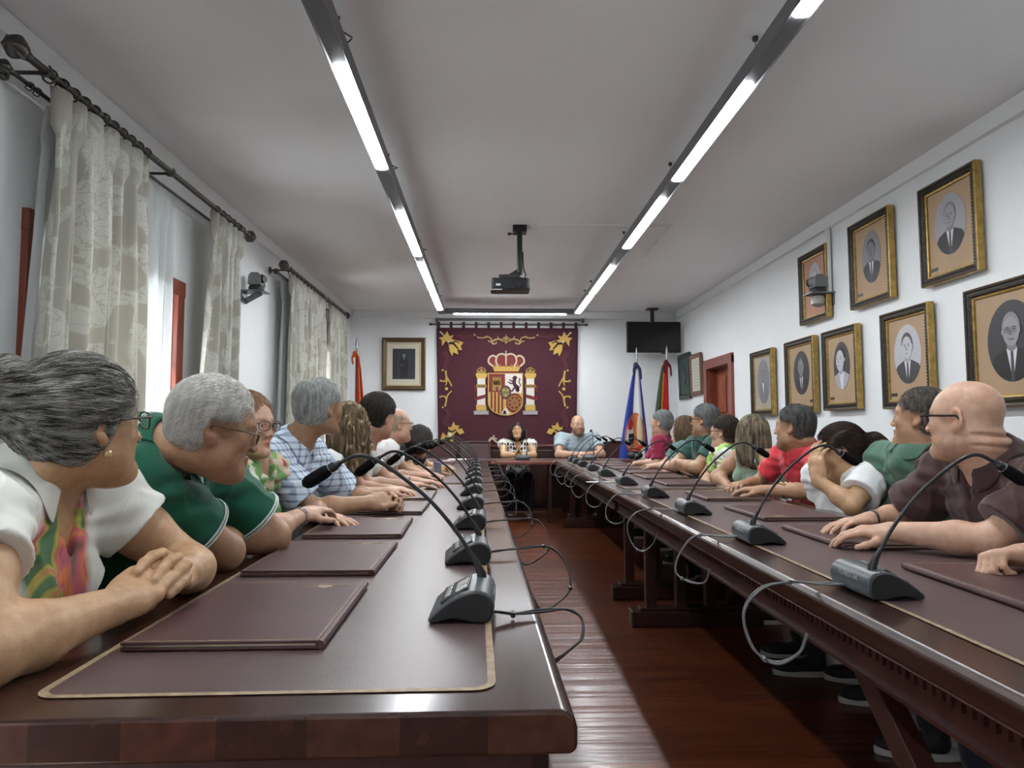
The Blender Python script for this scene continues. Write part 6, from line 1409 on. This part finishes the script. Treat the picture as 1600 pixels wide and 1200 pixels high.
def inside(poly): # clip with the inner shield outline
    O = shield(SHX0+9, SHX1-9, SHT+8, SHB-9); out = poly
    for i in range(len(O)):
        a, b_ = O[i], O[(i+1)%len(O)]; inp = out; out = []
        side = lambda p: (b_[0]-a[0])*(p[1]-a[1])-(b_[1]-a[1])*(p[0]-a[0])
        for j in range(len(inp)):
            P, Q = inp[j-1], inp[j]; s1, s2 = side(P), side(Q)
            if (s1 >= 0) != (s2 >= 0): t = s1/(s1-s2); out.append((P[0]+(Q[0]-P[0])*t, P[1]+(Q[1]-P[1])*t))
            if s2 >= 0: out.append(Q)
        if not out: return []
    return out
T(inside([(SHX0, SHT), (622, SHT), (622, 702), (SHX0, 702)]), M_tr, arms, 'castle_quarter', 3)
T(inside([(624, SHT), (SHX1, SHT), (SHX1, 710), (624, 710)]), M_tw, arms, 'lion_quarter', 3)
T(inside([(SHX0, 704), (622, 704), (622, SHB), (SHX0, SHB)]), M_ty, arms, 'striped_quarter', 3)
st = [inside([(x, 704), (x+17, 704), (x+17, SHB), (x, SHB)]) for x in (494, 526, 558, 590)]
TM([p for p in st if p], M_tr, arms, 'red_stripes', 5)
T(inside(circ(708, 800, 76, 88, 30)), M_tr, arms, 'chain_quarter', 3)
ch = []
for a in range(8):
    t = a*PI/4; ch += stroke([(708+10*math.cos(t), 796+10*math.sin(t)), (708+40*math.cos(t), 796+40*math.sin(t)), (708+60*math.cos(t), 796+62*math.sin(t))], 4)
    ch += stroke([(708+58*math.cos(t), 796+60*math.sin(t)), (708+60*math.cos(t+.39), 796+62*math.sin(t+.39)), (708+58*math.cos(t+.785), 796+60*math.sin(t+.785))], 4, 4, 3); ch += stroke([(708+30*math.cos(t), 796+30*math.sin(t)), (708+31*math.cos(t+.39), 796+31*math.sin(t+.39)), (708+30*math.cos(t+.785), 796+30*math.sin(t+.785))], 3, 3, 3)
TM(ch, M_tg, arms, 'golden_chains', 5)
T(inside([(590, 905), (600, 870), (630, 840), (655, 875), (670, 905), (630, 920)]), M_tw, arms, 'point', 6)
TM([circ(620, 880, 12, 16), [(610, 885), (630, 885), (640, 898), (600, 898)]], M_tk, arms, 'pomegranate', 8)
# castle
cs = [[(510, 690), (510, 640), (520, 640), (520, 600), (580, 600), (580, 640), (592, 640), (592, 690)]]
for x in (512, 539, 566): cs += [[(x, 640), (x, 575), (x+22, 575), (x+22, 640)]]+[[(x-2+9*k, 578), (x-2+9*k, 566), (x+4+9*k, 566), (x+4+9*k, 578)] for k in range(3)]
TM(cs, M_tg, arms, 'castle', 5); TM([[(541, 690), (541, 660), (551, 650), (561, 660), (561, 690)], circ(524, 622, 4), circ(577, 622, 4), circ(551, 622, 4)], M_tr, arms, 'castle_gate', 7)
# lion rampant
li = stroke([(735, 690), (730, 655), (712, 640), (705, 610), (712, 580)], 17, 15)+[circ(712, 572, 20, 17)]+stroke([(706, 605), (680, 600), (662, 590)], 7, 5)+stroke([(700, 625), (672, 622), (650, 610)], 7, 5)+stroke([(722, 655), (700, 672), (690, 690), (676, 690)], 9, 6)+stroke([(735, 665), (745, 680), (738, 694), (725, 694)], 9, 6)
li += stroke([(740, 665), (762, 640), (748, 612), (756, 586), (746, 576)], 4, 5)+[[(700, 562), (712, 552), (724, 562)], circ(694, 578, 8, 6)]
TM(li, M_tv, arms, 'lion', 5)
T(circ(628, 704, 50, 62, 30), M_tv, arms, 'central_oval', 7); T(circ(628, 704, 37, 48, 28), mat('tapestry_olive', (.16,.15,.06), .9), arms, 'central_oval_field', 9)
fl_ = []
for x, y in ((612, 685), (644, 685), (628, 728)): fl_ += [[(x, y-15), (x+6, y), (x, y+14), (x-6, y)]]+stroke([(x-12, y-6), (x-6, y+2), (x, y+6)], 3)+stroke([(x+12, y-6), (x+6, y+2), (x, y+6)], 3)
TM(fl_, M_ty, arms, 'lilies', 11)
# crown
T([(528, 518), (512, 470), (760, 470), (742, 518)], M_ty, arms, 'crown_band', 2)
T([(530, 530), (528, 514), (742, 514), (742, 530)], M_tr, arms, 'crown_rim', 4)
cap_ = [[(510, 470), (480, 430), (490, 395), (520, 380), (545, 400), (548, 470)], [(545, 470), (548, 395), (585, 368), (628, 375), (628, 470)], [(628, 470), (628, 375), (675, 368), (712, 395), (715, 470)], [(715, 470), (718, 398), (745, 380), (775, 395), (785, 430), (760, 470)]]
TM(cap_, M_tr, arms, 'crown_cap', 1)
ar = stroke([(515, 470), (476, 435), (484, 392), (518, 374), (548, 392)], 8, 7)+stroke([(758, 470), (793, 435), (785, 392), (750, 374), (718, 392)], 8, 7)+stroke([(560, 470), (542, 425), (556, 375), (595, 358), (630, 372)], 8, 7)+stroke([(705, 470), (726, 425), (712, 375), (672, 358), (632, 372)], 8, 7)+stroke([(632, 470), (632, 420), (632, 370)], 6, 7)
TM(ar, M_tyl, arms, 'crown_arches', 4); TM([circ(632, 358, 11), [(629, 350), (629, 326), (635, 326), (635, 350)], [(623, 341), (623, 335), (641, 335), (641, 341)]], M_ts, arms, 'crown_orb', 4)
TM([[(x-13, 478), (x, 446), (x+13, 478)] for x in (530, 580, 632, 684, 736)]+[circ(x, 492, 6) for x in (545, 574, 603, 632, 661, 690, 719)], M_tg, arms, 'crown_leaves', 5)
# pillars
for cx, s in ((412, -1), (850, 1)):
    T([(cx-66, 902), (cx-66, 868), (cx+64, 868), (cx+64, 902)], M_ts, arms, 'pillar_plinth', 2)
    T([(cx-44, 866), (cx-48, 815), (cx+42, 815), (cx+46, 866)], M_ty, arms, 'pillar_base', 2)
    T([(cx-38, 815), (cx-36, 578), (cx+34, 578), (cx+36, 815)], M_tw, arms, 'pillar_shaft', 1)
    T([(cx-38, 580), (cx-50, 552), (cx-50, 532), (cx+52, 532), (cx+52, 552), (cx+38, 580)], M_ty, arms, 'pillar_capital', 2)
    TM([[(cx-36, 530), (cx-44, 505), (cx-20, 514), (cx, 484), (cx+20, 514), (cx+44, 505), (cx+36, 530)]]+stroke([(cx-38, 506), (cx-20, 490), (cx, 480), (cx+20, 490), (cx+38, 506)], 4), M_tg, arms, 'pillar_crown', 2)
    T([(cx-40, 775), (cx-42, 742), (cx+42, 720), (cx+42, 752)] if s < 0 else [(cx-42, 752), (cx-42, 720), (cx+42, 742), (cx+40, 775)], M_tr, arms, 'ribbon', 4)
    T([(cx-46, 662), (cx-46, 634), (cx+46, 634), (cx+46, 662)], M_tg, arms, 'motto_band', 4)
    text_mesh('PLUS' if s < 0 else 'VLTRA', 26/KU, M_tk, 'motto_lettering', arms, Matrix.Translation((*[U(cx, 648)[0]], -.0125, U(cx, 648)[1])) @ Matrix.Rotation(PI/2, 4, 'X'))
    TM(stroke([(cx+s*40, 640), (cx+s*60, 655), (cx+s*48, 680), (cx+s*66, 700)], 9, 4)+stroke([(cx+s*40, 770), (cx+s*58, 760), (cx+s*56, 735)], 8, 4), M_tr, arms, 'ribbon_end', 2)
# border scrolls
def mirror(strokes, ax=632): return [[(2*ax-x, y) for x, y in p] for p in strokes]
top = stroke([(370, 208), (420, 215), (470, 205), (500, 225), (490, 248), (468, 240)], 6, 5)+stroke([(440, 212), (460, 190)], 4, 1)+stroke([(345, 178), (350, 192), (362, 188)], 6, 3)+stroke([(520, 270), (505, 255), (530, 232), (570, 225), (600, 238), (632, 240)], 8, 7)+stroke([(565, 222), (555, 195)], 6, 2)+stroke([(590, 232), (610, 215), (632, 205)], 5, 4)+stroke([(520, 270), (545, 262), (540, 248)], 6, 4)
TM(top+mirror(top)+[[(610, 240), (632, 180), (654, 240), (632, 268)]], mat('tapestry_ochre', (.36,.25,.10), .9), tap, 'top_scroll', 1)
TM([stroke_ for stroke_ in stroke([(480, 1140), (505, 1110), (530, 1130), (560, 1150), (590, 1125)], 10, 7)+stroke([(520, 1085), (530, 1110), (555, 1120)], 7, 5)], M_tyl, tap, 'bottom_scroll', 1)
b2 = mirror(stroke([(480, 1140), (505, 1110), (530, 1130), (560, 1150), (590, 1125)], 10, 7)); TM(b2, M_tyl, tap, 'bottom_scroll', 1)
sd = stroke([(92, 510), (100, 560), (128, 610), (148, 650)], 9, 5)+stroke([(98, 560), (95, 600), (60, 605), (46, 598)], 9, 5)+stroke([(105, 590), (100, 625), (92, 645)], 7, 3)+[circ(102, 672, 14)]+stroke([(148, 690), (112, 730), (100, 780), (90, 830)], 5, 8)+stroke([(100, 770), (92, 745), (62, 738), (48, 748)], 8, 5)+[circ(66, 506, 9), circ(70, 838, 9), circ(50, 600, 10), circ(48, 745, 10)]
TM(sd, M_ty, tap, 'side_scroll', 1); TM(mirror(sd, 626), M_ty, tap, 'side_scroll', 1)
cb = [[(105, 155), (125, 200), (165, 190), (140, 225), (250, 255), (225, 290), (240, 325), (195, 320), (205, 365), (160, 345), (150, 380), (125, 330), (118, 270), (95, 240), (60, 290), (55, 235), (28, 215), (75, 205)]]
wh = stroke([(40, 160), (62, 180), (85, 205)], 8, 4)
def place(polys, fx, fy): return [[(2*632-x if fx else x, (1330-y if not fy else y) if False else y) for x, y in p] for p in polys]
blk = stroke([(120, 262), (160, 268), (205, 315)], 12, 6)+stroke([(160, 268), (175, 245), (215, 262)], 8, 4)
TM(cb, M_ty, tap, 'corner_flower', 1); TM(mirror(cb, 630), M_ty, tap, 'corner_flower', 1); TM(blk, M_tk, tap, 'corner_dark_stroke', 3); TM(mirror(blk, 630), M_tk, tap, 'corner_dark_stroke', 3)  # black woven strokes lie across the corner flowers
TM(wh+[circ(118, 245, 18, 12)], M_tyl, tap, 'corner_petal', 3); TM(mirror(wh+[circ(118, 245, 18, 12)], 630), M_tyl, tap, 'corner_petal', 3)
cl2 = [[(165, 965), (185, 1000), (218, 998), (205, 1030), (240, 1025), (262, 1065), (220, 1080), (195, 1050), (165, 1085), (170, 1120), (150, 1170), (90, 1160), (50, 1130), (60, 1090), (70, 1060), (105, 1095), (120, 1050), (118, 1010), (145, 1015)]]
k2 = stroke([(120, 1040), (150, 1055), (190, 1035)], 9, 5)+stroke([(90, 1110), (130, 1110), (170, 1090)], 9, 5)
TM(cl2, M_ty, tap, 'corner_flower', 1); TM(mirror(cl2, 628), M_ty, tap, 'corner_flower', 1); TM(k2, M_tk, tap, 'corner_dark_stroke', 3); TM(mirror(k2, 628), M_tk, tap, 'corner_dark_stroke', 3)
TM(stroke([(60, 1175), (75, 1155)], 8, 3)+[circ(135, 1080, 14, 18)], M_tw, tap, 'corner_petal', 3)
shd = stroke([(75, 340), (110, 400), (85, 470), (110, 520)], 26, 10)+stroke([(90, 850), (120, 900), (85, 960), (110, 1010)], 14, 28)+stroke([(190, 190), (260, 205), (340, 195)], 20, 10)
for sg in (stroke([(75, 340), (110, 400), (85, 470), (110, 520)], 26, 10), stroke([(90, 850), (120, 900), (85, 960), (110, 1010)], 14, 28), stroke([(190, 190), (260, 205), (340, 195)], 20, 10)):
    TM(sg, M_tap2, tap, 'dark_scroll', 0); TM(mirror(sg, 630), M_tap2, tap, 'dark_scroll', 0)
# rods above it
rod_t = empty('tapestry_rod', (tc0.x, TY+.005, tc0.z+U(0, 92)[1]), 0, 'dark metal rod with small finials carrying the tapestry', 'curtain rod')
a, b_ = U(-30, 0)[0], U(1345, 0)[0]
MB().tube([(a, 0, 0), (b_, 0, 0)], .010, 12).build('pole', M_brz, rod_t, smooth=True)
for x_, s in ((a, -1), (b_, 1)): MB().ell((x_+s*.02, 0, 0), (.03, .02, .02), 14).build('finial', M_brz, rod_t, smooth=True)
for x_ in (a+.08, b_-.08): MB().tube([(x_, YF-TY-.005, .0), (x_, 0, 0)], .007, 8).build('bracket', M_brz, rod_t, smooth=True)
sc = empty('projection_screen', (tc0.x, TY-.03, tc0.z+U(0, 52)[1]), 0, 'rolled-up white projection screen in a slim casing above the tapestry', 'projection screen')
MB().tube([(U(5, 0)[0], .0, 0), (U(1330, 0)[0], .0, 0)], .022, 16).build('casing', M_alu, sc, smooth=True)
MB().box((U(660, 0)[0], -.004, -.03), (U(1300,0)[0]-U(30,0)[0], .006, .012)).build('bottom_bar', M_white, sc)
for x_ in (U(10,0)[0], U(1325,0)[0]): MB().box((x_, .04, .0), (.03, .10, .05)).build('bracket', M_black, sc)

# ------------------------------------------------------------------ flags
def flag(name, x, y, top, lean, w, cols, label, z_hem, seed, emblem=None, dirx=-1, basecol=None, knot=None, wt=.05, off=.08):
    root = empty('flag', (x, y, 0), 0, label, 'flag')
    MB().lathe([(.12, 0), (.12, .02), (.06, .035), (.035, .06), (.03, .14)], 24).build('base', M_wood_dk, root, smooth=True)
    tp = Vector((lean, 0, top)); MB().tube([(0, 0, .05), tp], .014, 12).build('pole', M_redwood, root, smooth=True)
    d = tp.normalized(); MB().tube([tp, tp+d*.03, tp+d*.05, tp+d*.09, tp+d*.2], [.012, .018, .012, .022, .002], 12).build('finial', M_steel, root, smooth=True)
    if knot: MB().ell((lean-.02, -.02, top-.05), (.035, .03, .05), 10).tube(sm_path([(lean, -.03, top-.04), (lean-.05, -.04, top-.1), (lean-.04, -.04, top-.2)], 5), [.02]*5+[.014]*5+[.006], 8).tube(sm_path([(lean, -.03, top-.04), (lean+.04, -.04, top-.12), (lean+.05, -.04, top-.24)], 5), [.02]*5+[.014]*5+[.006], 8).build('ribbon_bow', knot, root, smooth=True)
    n, m = 90, 40
    def pt(u, t):
        z = top-.02+(z_hem-top)*t; wd = wt+(w-wt)*min(1, t*1.15)**.8; xx = lean*(z/top)+dirx*wd*(u-off); am = .026*min(1, t*2+.25)
        return (xx, -.02+am*math.sin(u*11+seed+t*1.5), z+.10*(1-u)*t*0-.06*u*(1-t))
    V = [pt(i/n, j/m) for j in range(m+1) for i in range(n+1)]; q = MB(); mats = [c for _, c in cols]
    for j in range(m):
        for i in range(n):
            u = (i+.5)/n; k = [ix for ix, (e, _) in enumerate(cols) if u <= e][0]
            q.f.append((j*(n+1)+i, j*(n+1)+i+1, (j+1)*(n+1)+i+1, (j+1)*(n+1)+i)); q.m.append(k)
    q.v = V; o = q.build('cloth', mats, root, smooth=True, auto=False); s_ = o.modifiers.new('t', 'SOLIDIFY'); s_.thickness = .003
    if emblem:
        for nm, poly, m_, lay in emblem:
            e = MB(); P = [pt(u, t) for u, t in poly]; c = np.mean(poly, 0); rings = 8; vs = []
            for r_ in range(1, rings+1):
                for u, t in poly: a_, b2_ = c[0]+(u-c[0])*r_/rings, c[1]+(t-c[1])*r_/rings; p_ = pt(a_, b2_); vs.append((p_[0], p_[1]-.008-lay*.003, p_[2]))
            k = len(poly); p_ = pt(*c); vs.append((p_[0], p_[1]-.008-lay*.003, p_[2])); ci = len(vs)-1
            fs = [(ci, i, (i+1)%k) for i in range(k)]+[((r_)*k+i, (r_)*k+(i+1)%k, (r_+1)*k+(i+1)%k, (r_+1)*k+i) for r_ in range(rings-1) for i in range(k)]
            e.add(vs, fs); e.build(nm, m_, root, smooth=True, auto=False)
    return root
Fblue = cloth('flag_blue', (.025,.045,.28)); Fwhite = cloth('flag_white', (.62,.66,.68)); Fred = cloth('flag_red', (.45,.012,.02)); Fyel = cloth('flag_yellow', (.75,.48,.03)); Fgr = cloth('flag_green', (.05,.08,.05)); Fnv = cloth('navy_ribbon', (.02,.03,.06)); Forg = cloth('flag_orange', (.42,.13,.05)); Fcr = cloth('flag_cream', (.55,.45,.30))
bx_ = at(997, 560, 9.55); zt1 = at(997, 566, 9.55).z
def ovp(c, rx, ry, n=56): return [(c[0]+rx*math.cos(t), c[1]+ry*math.sin(t)) for t in np.linspace(0, 2*PI, n+1)[:-1]]
flag('flag', bx_.x, 9.55, zt1, -.02, .46, [(.16, Fblue), (.60, Fwhite), (1.01, Fblue)], 'blue, white and blue flag with an orange oval crest, furled on its pole', .35, 1.0,
     [('crest', ovp((.50, .545), .42, .165), Forg, 0), ('crest_field', ovp((.70, .56), .15, .10), Fwhite, 1), ('crest_field', ovp((.31, .52), .12, .125), Fcr, 1), ('crest_castle', [(.56, .455), (.62, .515), (.80, .515), (.82, .465), (.70, .43)], Fred, 2), ('crest_figure', [(.50, .58), (.56, .545), (.76, .55), (.74, .62), (.58, .64)], M_tk, 2), ('crest_scroll', [(.18, .66), (.45, .69), (.45, .665), (.18, .63)], Fred, 2)], knot=Fnv, off=.35)
bx2 = at(1043, 560, 9.9); zt2 = at(1043, 562, 9.9).z
flag('flag', bx2.x, 9.9, zt2, -.01, .30, [(.45, Fred), (.62, Fyel), (1.01, Fgr)], 'red and dark green flag furled on its pole below the television', .35, 2.2,
     [('crest', ovp((.75, .42), .14, .07), M_tk, 0)], knot=cloth('dark_red_ribbon', (.13,.01,.02)), wt=.08)
bx3 = at(557, 560, 10.15); zt3 = at(547, 548, 10.15).z
flag('flag', bx3.x, 10.15, zt3, .0, .20, [(.45, Fred), (.62, Fyel), (1.01, Fred)], 'red and yellow flag in the far left corner beside the curtain', .35, .5, dirx=1, off=.0, knot=cloth('orange_ribbon', (.5,.10,.03)), wt=.04)

# ------------------------------------------------------------------ small things on the tables
def small(q, name, m, label, cat, **kw): o = q.build(name, m, **kw); tag(o, label, cat); return o
ph = empty('mobile_phone', (LTx(-.55, 5.9)+.10, 5.86, .7525+.05), .3, 'phone in a lavender case held up by the person in black', 'phone')
ph.rotation_euler = (.9, .2, .4); MB().box((0, 0, 0), (.075, .15, .009)).build('case', mat('lavender_case', (.32,.24,.62), .4), ph, bevel=.004)
MB().box((0, 0, .005), (.066, .138, .001)).build('screen', M_black, ph)
small(MB().prism(rrect(-.12, -.15, .12, .15, .002), 0, .004, 'xy'), 'paper_stack', M_paper, 'white sheets of paper on the head table beside the microphone line', 'paper', loc=(-.42, 9.2, .7512))
small(MB().box((0, 0, .0006), (.05, .022, .0012)), 'paper_tag', M_paper, 'tiny white paper tag lying at the joint of the left table', 'paper', loc=(LTx(-.41, 4.98), 4.98, .7512))
small(MB().prism(rrect(-.10, -.03, .10, .03, .003), 0, .0012, 'xy'), 'paper_strip', M_paper, 'long white paper strip on the right table beside the fifth microphone', 'paper', loc=(.80, 5.15, .7503))
bg = empty('shoulder_bag', (1.86, 9.08, .7515), .2, 'black shoulder bag on the head table below the blue and white flag', 'bag')
MB().ell((0, 0, .055), (.11, .06, .055), 16).build('body', M_black, bg, smooth=True); MB().tube(sm_path([(-.08, 0, .09), (-.05, -.02, .14), (.04, -.02, .13), (.09, 0, .08)], 6), .006, 8).build('strap', M_black, bg, smooth=True)
MB().box((0, -.058, .06), (.05, .012, .03)).build('buckle', M_steel, bg)
